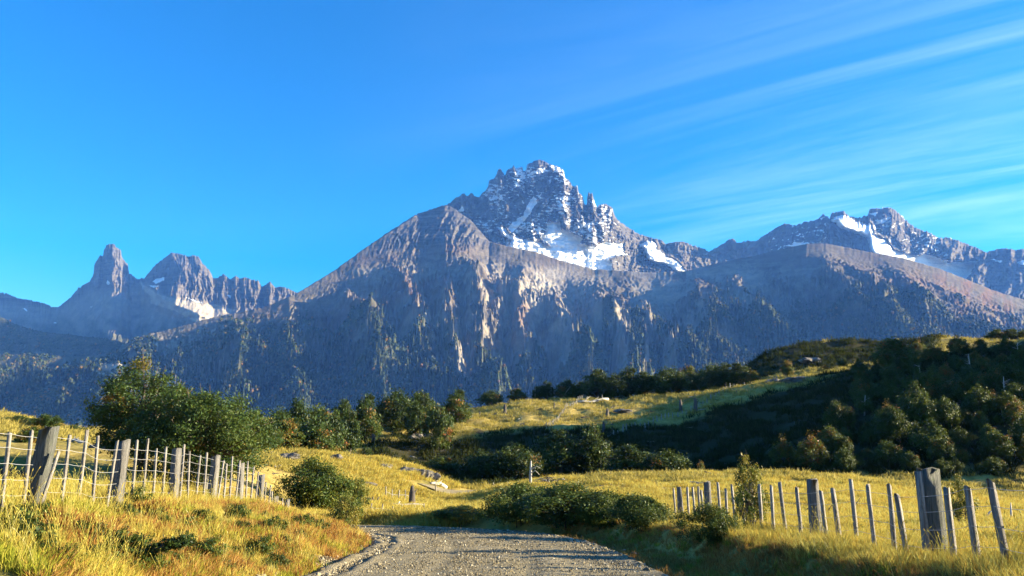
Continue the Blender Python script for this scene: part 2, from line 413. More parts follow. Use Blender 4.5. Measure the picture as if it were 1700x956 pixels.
# --- front massif (long dome below the summit and the rounded mountain on the right)
MAIN_CREST = [(-200, 585), (150, 590), (195, 580), (215, 566), (250, 552), (300, 540), (350, 528), (400, 519), (450, 506), (490, 488), (520, 470), (560, 446), (600, 415), (640, 388), (675, 366), (690, 357), (705, 352), (720, 346), (738, 340), (748, 342), (765, 354), (780, 364), (796, 382), (812, 401), (850, 410), (890, 418), (935, 432), (985, 446), (1040, 450), (1090, 452), (1140, 450), (1170, 441), (1200, 434), (1250, 424), (1300, 412), (1340, 405), (1370, 404), (1400, 409), (1450, 420), (1500, 428), (1560, 446), (1600, 462), (1650, 482), (1700, 497), (1780, 520), (1900, 560)]
MAIN_BASE = [(-200, 730), (300, 728), (900, 728), (1240, 690), (1500, 640), (1700, 620), (1900, 620)]
MSP = [([(655, 440), (672, 470), (694, 530), (700, 600)], 34, 190), ([(745, 460), (741, 545), (760, 640)], 30, 170), ([(790, 430), (797, 515), (800, 600), (830, 690)], 36, 230),
       ([(815, 420), (835, 500), (830, 560)], 22, 120), ([(870, 430), (862, 510), (868, 560), (880, 640)], 34, 220), ([(905, 500), (929, 548), (975, 615), (1000, 680)], 42, 250),
       ([(985, 455), (990, 490), (1014, 548), (1050, 600), (1070, 680)], 44, 260), ([(1060, 500), (1089, 576), (1140, 610)], 46, 200), ([(1140, 455), (1170, 520), (1200, 600)], 60, 200),
       ([(1215, 440), (1235, 500), (1280, 560)], 50, 170), ([(1345, 410), (1390, 470), (1440, 540)], 70, 200), ([(1470, 430), (1500, 470), (1540, 530)], 40, 150), ([(1420, 430), (1460, 490), (1490, 545)], 36, 130),
       ([(560, 470), (600, 520), (620, 600), (640, 690)], 50, 200), ([(470, 515), (475, 560), (487, 640), (495, 700)], 64, 190), ([(300, 545), (305, 600), (300, 680)], 40, 110), ([(240, 570), (235, 640), (230, 700)], 40, 150), ([(390, 530), (400, 600), (395, 690)], 46, 220)]
def main_relief(U, Rr, t): return 14 * fbm(U / 5, Rr / 5, 45, 2, 0.6) * np.clip((1 - t) * 6, 0, 1)
ERO = {}
def rock_part(U, Rr):
    """dark bare rock above the scree terrace, under the summit"""
    lim = lerp_pts(U, [(560, 430), (600, 428), (650, 412), (700, 407), (760, 406), (812, 412), (830, 405), (850, 395)]) + 7 * fbm(U / 14, Rr / 10, 321, 3)
    return (1 - sstep(-5, 6, Rr - lim)) * sstep(600, 660, U) * (1 - sstep(820, 840, U))
def main_lift(U, Rr, t, X, Y, Z):
    low = np.clip(t * 6, 0, 1); env = low * (0.05 + 0.95 * sstep(0.0, 0.42, 1 - t)); rk = rock_part(U, Rr)
    rough = (1 - 0.4 * sstep(1080, 1400, U)) * (1 + 0.5 * (1 - sstep(420, 540, U))) * (1 + 0.35 * (1 - sstep(0.45, 0.8, t)))
    big = env * (-0.85 * spurs(U + 9 * fbm(X / 160, Y / 160, 19, 3), Rr, MSP) + 90 * rough * fbm(X / 800, Y / 1000, 23, 3))
    gx, gy = grad_of(X, Y, Z + big)
    e = erode(X + 90 * fbm(X / 340, Y / 340, 15, 3), Y + 60 * fbm(X / 260, Y / 260, 16, 2), gx, gy, 600, 84, 5, 0.45, 1.95, 5)
    ERO['e'] = e
    tiny = 5 * fbm(X / 24, Y / 26, 43, 3, 0.6) * (0.25 + 0.75 * sstep(0.25, 0.6, 1 - t))
    rib = rk * (60 * (ridged((U + 0.5 * (Rr - 380)) / 13, Rr / 60, 331, 3, 0.6) - 0.5) + 26 * (ridged(U / 5, Rr / 14, 333, 2) - 0.5)) * (0.12 + 0.88 * sstep(0.0, 0.08, 1 - t))
    return big + env * rough * e + low * tiny * np.clip((1 - t) * 8 + 0.15, 0, 1) + rib
def main_col(U, Rr, t, X, Y, Z):
    n = fbm(U / 26, Rr / 40, 51, 5, 0.6); n2 = fbm(U / 70, Rr / 70, 57, 4)
    tl = lerp_pts(U, [(-200, 560), (200, 566), (330, 540), (480, 528), (560, 540), (640, 548), (760, 590), (850, 600), (930, 590), (1000, 560), (1100, 530), (1250, 505), (1400, 500), (1500, 505), (1600, 510), (1700, 530), (1900, 560)])
    fo = sstep(-22, 30, Rr - tl + 42 * n)
    cliff = sstep(0.1, 0.4, fbm(U / 8, Rr / 13, 61, 4, 0.65)) * (sstep(225, 260, U) * (1 - sstep(330, 480, U)))
    fo = np.clip(fo - 0.85 * cliff, 0, 1)
    gully = sstep(0.72, 0.9, 1 - ridged((U + 10 * fbm(U / 60, Rr / 60, 12, 3)) / 46, Rr / 260, 71, 1)) * sstep(500, 540, Rr) * (1 - sstep(640, 700, Rr)) * sstep(620, 720, U) * (1 - sstep(1120, 1250, U))
    fo = np.clip(fo - 0.8 * gully, 0, 1)
    tan = np.clip(0.85 - 0.3 * sstep(0.1, 0.6, n2), 0, 1) * (1 - 0.75 * sstep(740, 790, U) * (1 - sstep(800, 830, U)) * (1 - sstep(395, 420, Rr)))
    rk = rock_part(U, Rr); tan = tan * (1 - rk); e = ERO['e'] / 60
    fo = np.clip(fo + 0.5 * sstep(0.0, 0.7, e) * sstep(-60, 20, Rr - tl) - 0.55 * sstep(0.15, 0.8, -e) * (1 - sstep(40, 110, Rr - tl)), 0, 1) * (1 - rk)
    sc = np.exp(-((U - (905 - (Rr - 470) * 0.45)) / 38) ** 2) * sstep(432, 452, Rr) * (1 - sstep(520, 560, Rr))
    sc = np.maximum(np.maximum(sc * 0.95, 0.55 * gully), 0.5 * sstep(0.1, 0.7, -e) * sstep(425, 455, Rr) * (1 - sstep(560, 640, Rr)) * sstep(560, 640, U) * (1 - sstep(1250, 1400, U))) + 0.55 * cliff
    ru = 0.75 * np.exp(-((U - 690) / 45) ** 2 - ((Rr - 475) / 40) ** 2) * sstep(-0.1, 0.3, n) + 0.35 * np.exp(-((U - 740) / 45) ** 2 - ((Rr - 414) / 10) ** 2)
    ru = ru + 0.8 * sstep(1400, 1640, U) * sstep(430, 470, Rr) * (1 - sstep(540, 575, Rr)) * sstep(-0.25, 0.25, n) + 0.55 * np.exp(-((U - 866) / 18) ** 2 - ((Rr - 548) / 25) ** 2)
    ru = ru + 0.6 * sstep(0.0, 0.5, n2) * sstep(400, 440, U) * (1 - sstep(470, 490, U)) * (1 - sstep(560, 600, Rr))
    return dict(snow=zero(U), forest=fo, tan=tan, scree=np.clip(sc, 0, 1), rust=np.clip(ru, 0, 1))
MAIN_DC = [(-200, 4600), (200, 4700), (480, 5300), (640, 6350), (700, 6850), (745, 6900), (790, 6700), (830, 6550), (900, 6500), (1100, 6300), (1400, 6300), (1900, 5600)]
sheet('mountain_massif', MAIN_CREST, MAIN_BASE, -160, 1860, 1.5, 235, 3600, MAIN_DC, main_relief, main_col, jag=0.9, gamma=1.25, jagscale=11, back=500, backdrop=160, seed=3, lift=main_lift)

# --- rocky summit with its glacier
S1 = lambda p: zs(p, 4.048, 740, 250)
SUM_CREST = [(560, 452), (600, 417), (640, 388), (690, 356), (720, 346), (735, 341)] + S1([(0, 365), (30, 350), (60, 320), (95, 305), (110, 290), (125, 285), (135, 300), (150, 303), (165, 285), (180, 280), (190, 305), (230, 312), (240, 285), (265, 270), (285, 240), (290, 200), (325, 187), (335, 170), (345, 145), (358, 118), (372, 125), (385, 150), (398, 168), (412, 128), (440, 118), (455, 95), (472, 118), (490, 112), (515, 106), (521, 138), (540, 128), (546, 92), (575, 80), (600, 66), (628, 60), (665, 72), (700, 92), (740, 100), (772, 116), (795, 140), (800, 182), (828, 200), (852, 235), (868, 240), (884, 232), (893, 280), (922, 308), (929, 355), (948, 362), (952, 300), (960, 272), (975, 290), (984, 283), (1000, 350), (1016, 378), (1040, 362), (1072, 356), (1118, 380), (1138, 440), (1152, 462), (1180, 482), (1240, 525), (1300, 560), (1400, 590), (1450, 600), (1480, 628), (1530, 618), (1560, 610), (1620, 635), (1700, 660)]) + [(1230, 440), (1300, 450)]
SUM_BASE = [(560, 475), (700, 470), (1300, 478)]
GL = [S1([(345, 510), (385, 508), (430, 560), (480, 580), (560, 596), (700, 640), (900, 680), (1180, 668), (1245, 700), (1150, 705), (1095, 725), (1115, 760), (1125, 830), (1000, 830), (860, 800), (700, 750), (560, 700), (420, 700), (300, 650), (285, 605), (380, 632), (440, 630), (420, 600), (370, 560)]),
      S1([(690, 470), (735, 480), (770, 465), (772, 530), (835, 540), (870, 565), (922, 590), (905, 625), (960, 640), (1000, 658), (1070, 610), (1130, 625), (1200, 620), (1205, 672), (900, 685), (720, 648), (655, 600), (640, 580), (680, 540)]),
      S1([(598, 303), (612, 340), (565, 430), (500, 500), (450, 545), (418, 525), (455, 480), (520, 430), (560, 340)]),
      S1([(685, 88), (775, 118), (792, 138), (740, 130), (700, 105)]), S1([(610, 130), (650, 116), (695, 140), (620, 152), (550, 168), (545, 158)]),
      S1([(1300, 630), (1360, 603), (1415, 618), (1422, 660), (1480, 700), (1560, 740), (1630, 815), (1570, 830), (1480, 760), (1350, 735), (1345, 690)]),
      S1([(85, 400), (115, 370), (125, 395), (95, 412)])]
SSP = [(S1([(120, 300), (200, 450), (340, 620)]), 16, 90), (S1([(350, 130), (380, 260), (420, 420)]), 12, 90), (S1([(460, 110), (480, 240), (560, 400), (580, 560)]), 14, 80), (S1([(770, 120), (795, 280), (810, 480)]), 16, 110),
       (S1([(880, 240), (900, 340), (930, 480), (1000, 620)]), 16, 110), (S1([(968, 290), (1010, 430), (1060, 560)]), 9, 80), (S1([(1110, 390), (1180, 540), (1320, 720)]), 16, 90)]
def in_gl(U, Rr, polys, wob=2.2, seed=5):
    u = U + wob * fbm(U / 9, Rr / 9, seed, 3); r = Rr + wob * fbm(U / 9, Rr / 9, seed + 3, 3)
    s = np.zeros(U.shape, bool)
    for p in polys: s |= in_poly(u, r, p)
    return s
def blur(g, k):
    for ax in (0, 1):
        p = np.pad(g, [(k, k) if i == ax else (0, 0) for i in (0, 1)], mode='edge'); c = np.cumsum(p, axis=ax); c = np.insert(c, 0, 0, axis=ax)
        n_ = g.shape[ax]; g = (np.take(c, np.arange(n_) + 2 * k + 1, axis=ax) - np.take(c, np.arange(n_), axis=ax)) / (2 * k + 1)
    return g
def sum_relief(U, Rr, t):
    g = in_gl(U, Rr, GL[:2] + GL[5:6]).astype(float)
    env = np.clip((1 - t) * 10 + 0.5, 0, 1) * (1 - 0.85 * g)
    wx = U + 5 * fbm(U / 25, Rr / 25, 13, 3)
    a = ridged(wx / 30, Rr / 75, 22, 2); b = ridged(wx / 10.5, Rr / 26, 32, 3, 0.6); c = ridged(U / 4.2, Rr / 6.5, 42, 2, 0.6)
    ledge = fbm(U / 60, (Rr - 0.1 * U) / 5.0, 46, 3, 0.6)
    gb = blur(g, 5)
    return spurs(U, Rr, SSP) * env - env * (90 * a + 70 * b + 26 * c + 22 * ledge) + gb * (2.8 * (U - 900) - 110) + 680 * sstep(985, 1075, U) * (1 - gb) + g * 34 * fbm(U / 14, Rr / 6, 91, 4)
def sum_col(U, Rr, t, X, Y, Z):
    g = in_gl(U, Rr, GL).astype(float)
    dust = fbm(U / 9, (Rr - 0.12 * U) / 3.0, 81, 4, 0.62); big = fbm(U / 40, Rr / 30, 85, 3)
    d = sstep(0.16, 0.62, dust + 0.55 * big - 0.02 + 0.25 * sstep(770, 860, U) * (1 - sstep(1010, 1050, U))) * 0.66 * sstep(770, 800, U) * (1 - sstep(1010, 1060, U))
    return dict(snow=np.maximum(g, d * (1 - g)), forest=zero(U), tan=0.35 * sstep(0.2, 0.6, big) + 0.5 * sstep(1110, 1140, U), scree=0.35 * sstep(0.3, 0.7, fbm(U / 6, Rr / 14, 87, 3)), rust=0.6 * sstep(430, 395, Rr) * 0 + 0.7 * np.exp(-((U - 760) / 40) ** 2 - ((Rr - 398) / 14) ** 2))
sheet('mountain_summit', SUM_CREST, SUM_BASE, 580, 1290, 1.0, 190, 6900, 7750, sum_relief, sum_col, jag=2.2, gamma=0.75, jagscale=3.0, jag0=0.75, back=700, backdrop=700, seed=8)

# --- snowy ridge on the right
S2 = lambda p: zs(p, 2.8333, 1100, 330)
RID_CREST = [(1040, 430)] + S2([(0, 215), (40, 205), (90, 200), (130, 215), (170, 225), (220, 246), (260, 225), (300, 200), (330, 185), (355, 208), (400, 195), (430, 200), (450, 190), (480, 170), (515, 150), (540, 130), (580, 115), (620, 126), (680, 105), (720, 100), (740, 85), (755, 70), (785, 92), (795, 65), (820, 62), (850, 55), (875, 80), (920, 90), (965, 76), (975, 45), (1010, 46), (1070, 38), (1110, 65), (1160, 115), (1200, 140), (1260, 160), (1300, 185), (1340, 180), (1400, 200), (1480, 230), (1520, 252), (1540, 245), (1600, 230), (1660, 240), (1700, 235)]) + [(1780, 425), (1900, 440)]
RGL = [S2([(790, 95), (850, 72), (920, 108), (985, 118), (1000, 170), (1060, 190), (1090, 240), (1180, 265), (1250, 262), (1350, 302), (1485, 292), (1430, 380), (1330, 345), (1210, 320), (1050, 290), (980, 260), (960, 180), (840, 140)]), S2([(600, 235), (615, 205), (690, 205), (700, 222)]), S2([(970, 70), (1015, 62), (1000, 80)]), S2([(1000, 100), (1065, 88), (1050, 110), (1010, 115)]), S2([(1545, 285), (1600, 290), (1590, 302)]), S2([(1660, 300), (1700, 290), (1700, 315)])]
def rid_relief(U, Rr, t):
    g = in_gl(U, Rr, RGL[:1]).astype(float); env = np.clip((1 - t) * 8 + 0.4, 0, 1) * (1 - 0.9 * g)
    wx = U + 6 * fbm(U / 30, Rr / 30, 14, 3)
    return -env * (150 * ridged(wx / 44, Rr / 80, 23, 2) + 80 * ridged(wx / 13, Rr / 26, 33, 3, 0.6) + 28 * ridged(U / 4.5, Rr / 8, 43, 2)) + blur(g, 4) * (4.0 * (U - 1480) - 200)
def rid_col(U, Rr, t, X, Y, Z):
    g = in_gl(U, Rr, RGL).astype(float)
    dust = fbm(U / 8, (Rr + 0.2 * U) / 4.0, 181, 4, 0.62); big = fbm(U / 40, Rr / 30, 185, 3)
    d = sstep(0.1, 0.6, dust + 0.4 * big + 0.08) * 0.66 * (sstep(1255, 1290, U) * (1 - sstep(1365, 1385, U)) + sstep(1430, 1460, U) * (1 - sstep(1560, 1640, U)))
    return dict(snow=np.maximum(g, np.clip(d, 0, 1) * (1 - g)), forest=zero(U), tan=0.25 + 0.6 * (1 - sstep(1240, 1290, U)), scree=0.4 * sstep(0.1, 0.5, big) * (1 - sstep(1240, 1290, U)), rust=0.45 * sstep(0.2, 0.6, dust) * (1 - sstep(1240, 1290, U)))
sheet('mountain_snow_ridge', RID_CREST, [(1000, 500), (1400, 505), (1900, 620)], 1060, 1860, 1.2, 150, 7900, 9000, rid_relief, rid_col, jag=2.6, gamma=0.8, jagscale=4, jag0=0.8, back=900, backdrop=800, seed=12)

# --- rock tower and jagged peaks on the left
S3 = lambda p: zs(p, 3.4, 0, 390)
SPI_CREST = [(-220, 470), (-60, 480)] + S3([(0, 325), (40, 330), (100, 355), (180, 370), (250, 385), (300, 408), (330, 405), (400, 350), (440, 300), (480, 275), (505, 262), (520, 240), (530, 205), (533, 160), (545, 145), (560, 120), (583, 113), (587, 76), (594, 72), (599, 56), (620, 52), (632, 49), (648, 53), (653, 67), (668, 73), (673, 80), (682, 80), (687, 124), (705, 145), (722, 165), (728, 210), (738, 225), (745, 222), (770, 246), (785, 252), (795, 238), (812, 248), (830, 222), (880, 165), (930, 126), (950, 112), (970, 98), (1010, 103), (1060, 120), (1090, 113), (1125, 124), (1140, 156), (1165, 180), (1190, 210), (1205, 246), (1230, 240), (1260, 220), (1290, 240), (1300, 250), (1330, 230), (1360, 245), (1385, 236), (1410, 250), (1460, 258), (1478, 292), (1500, 282), (1520, 260), (1545, 285), (1555, 298), (1580, 288), (1620, 298), (1660, 320), (1720, 330)]) + [(640, 520)]
SPI_BASE = [(-220, 640), (640, 600)]
SPS = [(S3([(650, 60), (655, 160), (640, 260)]), 7, 60), (S3([(800, 250), (880, 330), (1000, 400), (1180, 470)]), 60, 240), (S3([(760, 250), (700, 340), (600, 450)]), 30, 40), (S3([(1000, 110), (1060, 240), (1000, 330)]), 20, 90), (S3([(1130, 140), (1190, 260), (1230, 370)]), 14, 80)]
def spi_relief(U, Rr, t):
    rock = 1 - sstep(-8, 18, Rr - lerp_pts(U, [(0, 490), (100, 500), (150, 470), (230, 468), (270, 490), (400, 512), (520, 520)]))
    wx = U + 4 * fbm(U / 25, Rr / 25, 15, 3); env = np.clip((1 - t) * 9 + 0.4, 0, 1)
    return spurs(U, Rr, SPS) * env - env * rock * (70 * ridged(wx / 26, Rr / 80, 24, 2) + 75 * ridged(wx / 9, Rr / 34, 34, 3, 0.6) + 24 * ridged(U / 3.6, Rr / 9, 44, 2)) - env * (1 - rock) * (46 * ridged(wx / 22 + Rr / 60, Rr / 90, 26, 3) + 8 * ridged(U / 5, Rr / 9, 28, 2))
def spi_col(U, Rr, t, X, Y, Z):
    sm = sstep(-6, 14, Rr - lerp_pts(U, [(0, 500), (100, 505), (150, 480), (215, 478), (235, 462), (270, 482), (330, 495), (400, 512), (520, 520)]))
    n = fbm(U / 18, Rr / 18, 191, 4)
    pale = in_gl(U, Rr, [S3([(790, 262), (830, 290), (900, 340), (1000, 362), (1120, 385), (1230, 395), (1330, 425), (1120, 490), (1060, 470), (990, 430), (850, 385), (850, 345), (800, 300)])], 1.6, 201).astype(float)
    sn = in_gl(U, Rr, [S3([(860, 265), (880, 245), (925, 238), (930, 255), (880, 275)]), S3([(830, 280), (900, 285), (870, 300)]), S3([(1280, 335), (1310, 340), (1300, 360)]), S3([(605, 255), (625, 270), (615, 285), (600, 275)]), S3([(505, 405), (525, 398), (515, 410)]), S3([(295, 495), (320, 493), (320, 500)]), S3([(125, 412), (150, 415), (155, 435)]), S3([(1045, 350), (1110, 380), (1150, 385), (1100, 365)])], 0.8, 211).astype(float)
    return dict(snow=sn * 0.8, forest=sstep(520, 560, Rr + 20 * n) * 0.8, tan=0.15 + 0.45 * sm, scree=np.clip(sm * 0.45 + pale, 0, 1), rust=zero(U))
sheet('mountain_tower_peaks', SPI_CREST, SPI_BASE, -160, 600, 1.1, 150, 7800, 9600, spi_relief, spi_col, jag=2.6, gamma=0.8, jagscale=3.0, jag0=0.75, back=900, backdrop=700, seed=17)

# --- shaded spur and wooded foothill on the left
def hill_relief(U, Rr, t): return 0 * U
def hill_lift(U, Rr, t, X, Y, Z): return np.clip((1 - t) * 4 + 0.12, 0, 1) * erode(X, Y, *grad_of(X, Y, Z), 420, 45, 5, 0.55, 1.9, 65)
def hill_col(U, Rr, t, X, Y, Z):
    n = fbm(U / 20, Rr / 20, 221, 4)
    return dict(snow=zero(U), forest=np.clip(0.75 + 0.4 * n, 0, 1), tan=zero(U) + 0.3, scree=0.5 * sstep(0.35, 0.6, n), rust=zero(U))
sheet('mountain_shaded_spur', [(-400, 470), (-150, 490), (-60, 505), (0, 524), (30, 540), (70, 550), (130, 556), (200, 566), (240, 580), (300, 600), (400, 640)], [(-400, 740), (400, 740)], -380, 380, 2.0, 90, 5200, 6000, hill_relief, hill_col, lift=hill_lift, jag=1.0, back=700, backdrop=300, seed=23)
def foot_col(U, Rr, t, X, Y, Z):
    n = fbm(U / 16, Rr / 12, 231, 4)
    bare = sstep(0.25, 0.5, fbm(U / 20, Rr / 10, 233, 4)) * sstep(0.6, 0.9, t) + np.exp(-((U - 120) / 22) ** 2 - ((Rr - 640) / 6) ** 2) + 0.8 * np.exp(-((U - 180) / 18) ** 2 - ((Rr - 605) / 14) ** 2)
    return dict(snow=zero(U), forest=np.clip(1.0 - 0.9 * bare + 0.2 * n, 0, 1), tan=zero(U) + 0.2, scree=np.clip(bare, 0, 1), rust=zero(U))
sheet('mountain_wooded_foothill', [(-300, 690), (-60, 672), (0, 668), (50, 652), (90, 640), (125, 632), (150, 630), (165, 604), (195, 600), (215, 612), (240, 640), (280, 670), (340, 700)], [(-300, 745), (340, 745)], -280, 330, 1.6, 80, 3300, 4000, lambda U, Rr, t: 0 * U, foot_col, lift=lambda U, Rr, t, X, Y, Z: np.clip((1 - t) * 4 + 0.15, 0, 1) * np.clip(t * 8, 0, 1) * (erode(X, Y, *grad_of(X, Y, Z), 260, 26, 5, 0.55, 1.9, 45) + 12 * fbm(X / 40, Y / 40, 73, 3)), jag=2.2, back=500, backdrop=220, seed=29)

# ================================================================== NEAR LAND
# ground profiles: at each distance, picture column -> row of the ground
TAB = [  # columns right of the view: unseen ridge, raised to shade the valley
 (55, [(-900, 735), (0, 740), (130, 745), (280, 756), (380, 775), (440, 800), (500, 828), (560, 845), (640, 852), (735, 853), (850, 848), (1000, 828), (1240, 818), (1400, 822), (1700, 846), (2100, 862), (3400, 860)]),
 (80, [(-900, 712), (0, 714), (130, 729), (280, 748), (430, 760), (520, 782), (600, 806), (680, 829), (735, 839), (780, 835), (815, 827), (850, 810), (1000, 793), (1240, 787), (1400, 793), (1700, 829), (2100, 845), (3400, 840)]),
 (105, [(-900, 700), (0, 699), (130, 718), (280, 738), (430, 742), (560, 758), (640, 770), (700, 786), (735, 806), (760, 816), (800, 814), (850, 813), (1000, 812), (1240, 815), (1400, 822), (1700, 828), (2100, 800), (3400, 760)]),
 (135, [(-900, 695), (0, 690), (100, 712), (200, 735), (430, 765), (560, 785), (640, 790), (735, 798), (850, 800), (1000, 800), (1150, 790), (1240, 775), (1400, 735), (1550, 715), (1700, 690), (2100, 640), (2600, 540), (3400, 440)]),
 (165, [(-900, 705), (0, 705), (130, 730), (280, 745), (430, 738), (560, 728), (640, 732), (735, 738), (850, 745), (1000, 742), (1150, 728), (1240, 712), (1400, 668), (1550, 640), (1700, 612), (1850, 560), (2100, 445), (2600, 330), (3400, 270)]),
 (200, [(-900, 715), (0, 715), (280, 725), (430, 712), (560, 702), (640, 699), (735, 702), (850, 700), (1000, 697), (1130, 690), (1210, 668), (1260, 650), (1330, 637), (1400, 622), (1500, 604), (1600, 586), (1700, 570), (1850, 500), (2100, 385), (2600, 310), (3400, 280)]),
 (250, [(-900, 720), (0, 720), (280, 716), (430, 702), (560, 692), (640, 685), (735, 684), (780, 680), (850, 670), (1000, 664), (1130, 657), (1200, 648), (1240, 636), (1300, 620), (1400, 606), (1500, 604), (1600, 592), (1700, 586), (1850, 560), (2100, 515), (2600, 500), (3400, 490)]),
 (300, [(-900, 722), (0, 722), (430, 712), (560, 700), (735, 695), (850, 682), (1000, 678), (1180, 665), (1230, 620), (1265, 592), (1300, 580), (1350, 571), (1400, 567), (1450, 570), (1500, 564), (1560, 561), (1620, 567), (1700, 567), (1850, 565), (2100, 550), (2600, 530), (3400, 500)]),
 (380, [(-900, 724), (430, 722), (735, 715), (1000, 705), (1180, 690), (1300, 640), (1400, 615), (1700, 605), (2100, 600), (3400, 590)]),
 (600, [(-900, 726), (1000, 724), (1700, 700), (3400, 660)]),
 (1500, [(-900, 722), (3400, 720)]),
 (6000, [(-900, 718), (3400, 718)]),
]
UG = np.linspace(-1.6, 2.2, 761)                       # X / Y
YT = np.array([y for y, _ in TAB], float)
ZT = np.zeros((len(TAB), len(UG)))
for i, (y, pts) in enumerate(TAB):
    pts = np.array(pts, float); X_, _, Z_ = at(pts[:, 0], pts[:, 1], y)
    z = np.interp(UG, X_ / y, Z_)
    k = np.exp(-np.linspace(-2, 2, 17) ** 2); k /= k.sum()
    ZT[i] = np.convolve(np.pad(z, 8, mode='edge'), k, 'valid')
# monotone cubic along Y
def pchip(x, y, q):
    h = np.diff(x); d = np.diff(y, axis=0) / h[:, None]; m = np.zeros_like(y)
    w1 = 2 * h[1:] + h[:-1]; w2 = h[1:] + 2 * h[:-1]
    with np.errstate(all='ignore'):
        hm = (w1 + w2)[:, None] / (w1[:, None] / d[:-1] + w2[:, None] / d[1:])
    m[1:-1] = np.where(d[:-1] * d[1:] > 0, hm, 0); m[0] = d[0]; m[-1] = d[-1]
    i = np.clip(np.searchsorted(x, q) - 1, 0, len(x) - 2); t = ((q - x[i]) / h[i])[:, None]; hh = h[i][:, None]
    return (1 + 2 * t) * (1 - t) ** 2 * y[i] + t * (1 - t) ** 2 * hh * m[i] + t * t * (3 - 2 * t) * y[i + 1] + t * t * (t - 1) * hh * m[i + 1]
YF = np.exp(np.linspace(math.log(55), math.log(6000), 400)); ZF = pchip(YT, ZT, YF)
def far_h(X, Y):
    u = np.clip((X / np.maximum(Y, 1) - UG[0]) / (UG[1] - UG[0]), 0, len(UG) - 1.001)
    v = np.clip((np.log(np.clip(Y, 55, 5999)) - math.log(55)) / (math.log(6000 / 55)) * (len(YF) - 1), 0, len(YF) - 1.001)
    iu = u.astype(int); iv = v.astype(int); fu = u - iu; fv = v - iv
    return (ZF[iv, iu] * (1 - fu) + ZF[iv, iu + 1] * fu) * (1 - fv) + (ZF[iv + 1, iu] * (1 - fu) + ZF[iv + 1, iu + 1] * fu) * fv

# road centre line (x, y): straight from the camera, then a sharp bend to the left behind the bank
RC = [(-0.45, -12), (-0.45, 0), (-0.45, 10), (-0.5, 18), (-0.8, 24), (-1.6, 28.5), (-3.4, 32), (-6.2, 34.2), (-10, 35.2), (-15, 35.4), (-22, 36.5), (-30, 40)]
def curve(pts, n):
    p = np.array(pts, float); p = np.vstack([2 * p[0] - p[1], p, 2 * p[-1] - p[-2]]); out = []
    for i in range(1, len(p) - 2):
        for t in np.linspace(0, 1, n, endpoint=False):
            a, b, c, d = p[i - 1], p[i], p[i + 1], p[i + 2]
            out.append(0.5 * ((2 * b) + (c - a) * t + (2 * a - 5 * b + 4 * c - d) * t * t + (3 * b - a - 3 * c + d) * t ** 3))
    out.append(p[-2]); return np.array(out)
ROAD = curve(RC, 14)
ROAD2 = curve([(-9.0, 93), (-7.8, 95.5), (-6.0, 99), (-3.5, 105), (1, 113), (9, 121)], 10)
def dist_to(X, Y, line):
    """signed distance to a polyline: negative on its left"""
    X = np.asarray(X, float); Y = np.asarray(Y, float); best = np.full(X.shape, 1e9); sg = np.ones(X.shape)
    for a, b in zip(line[:-1], line[1:]):
        d = b - a; L = d @ d; t = np.clip(((X - a[0]) * d[0] + (Y - a[1]) * d[1]) / L, 0, 1)
        dx = X - a[0] - t * d[0]; dy = Y - a[1] - t * d[1]; q = dx * dx + dy * dy
        m = q < best; best = np.where(m, q, best); sg = np.where(m, np.sign(d[1] * dx - d[0] * dy), sg)
    return np.sqrt(best) * np.where(sg == 0, 1, sg)
HALF = 3.3
def plane_z(X, Y): return -0.084 * np.clip(Y, -20, 34) - 0.074 * np.clip(Y - 34, 0, 60) + 0.0 * X
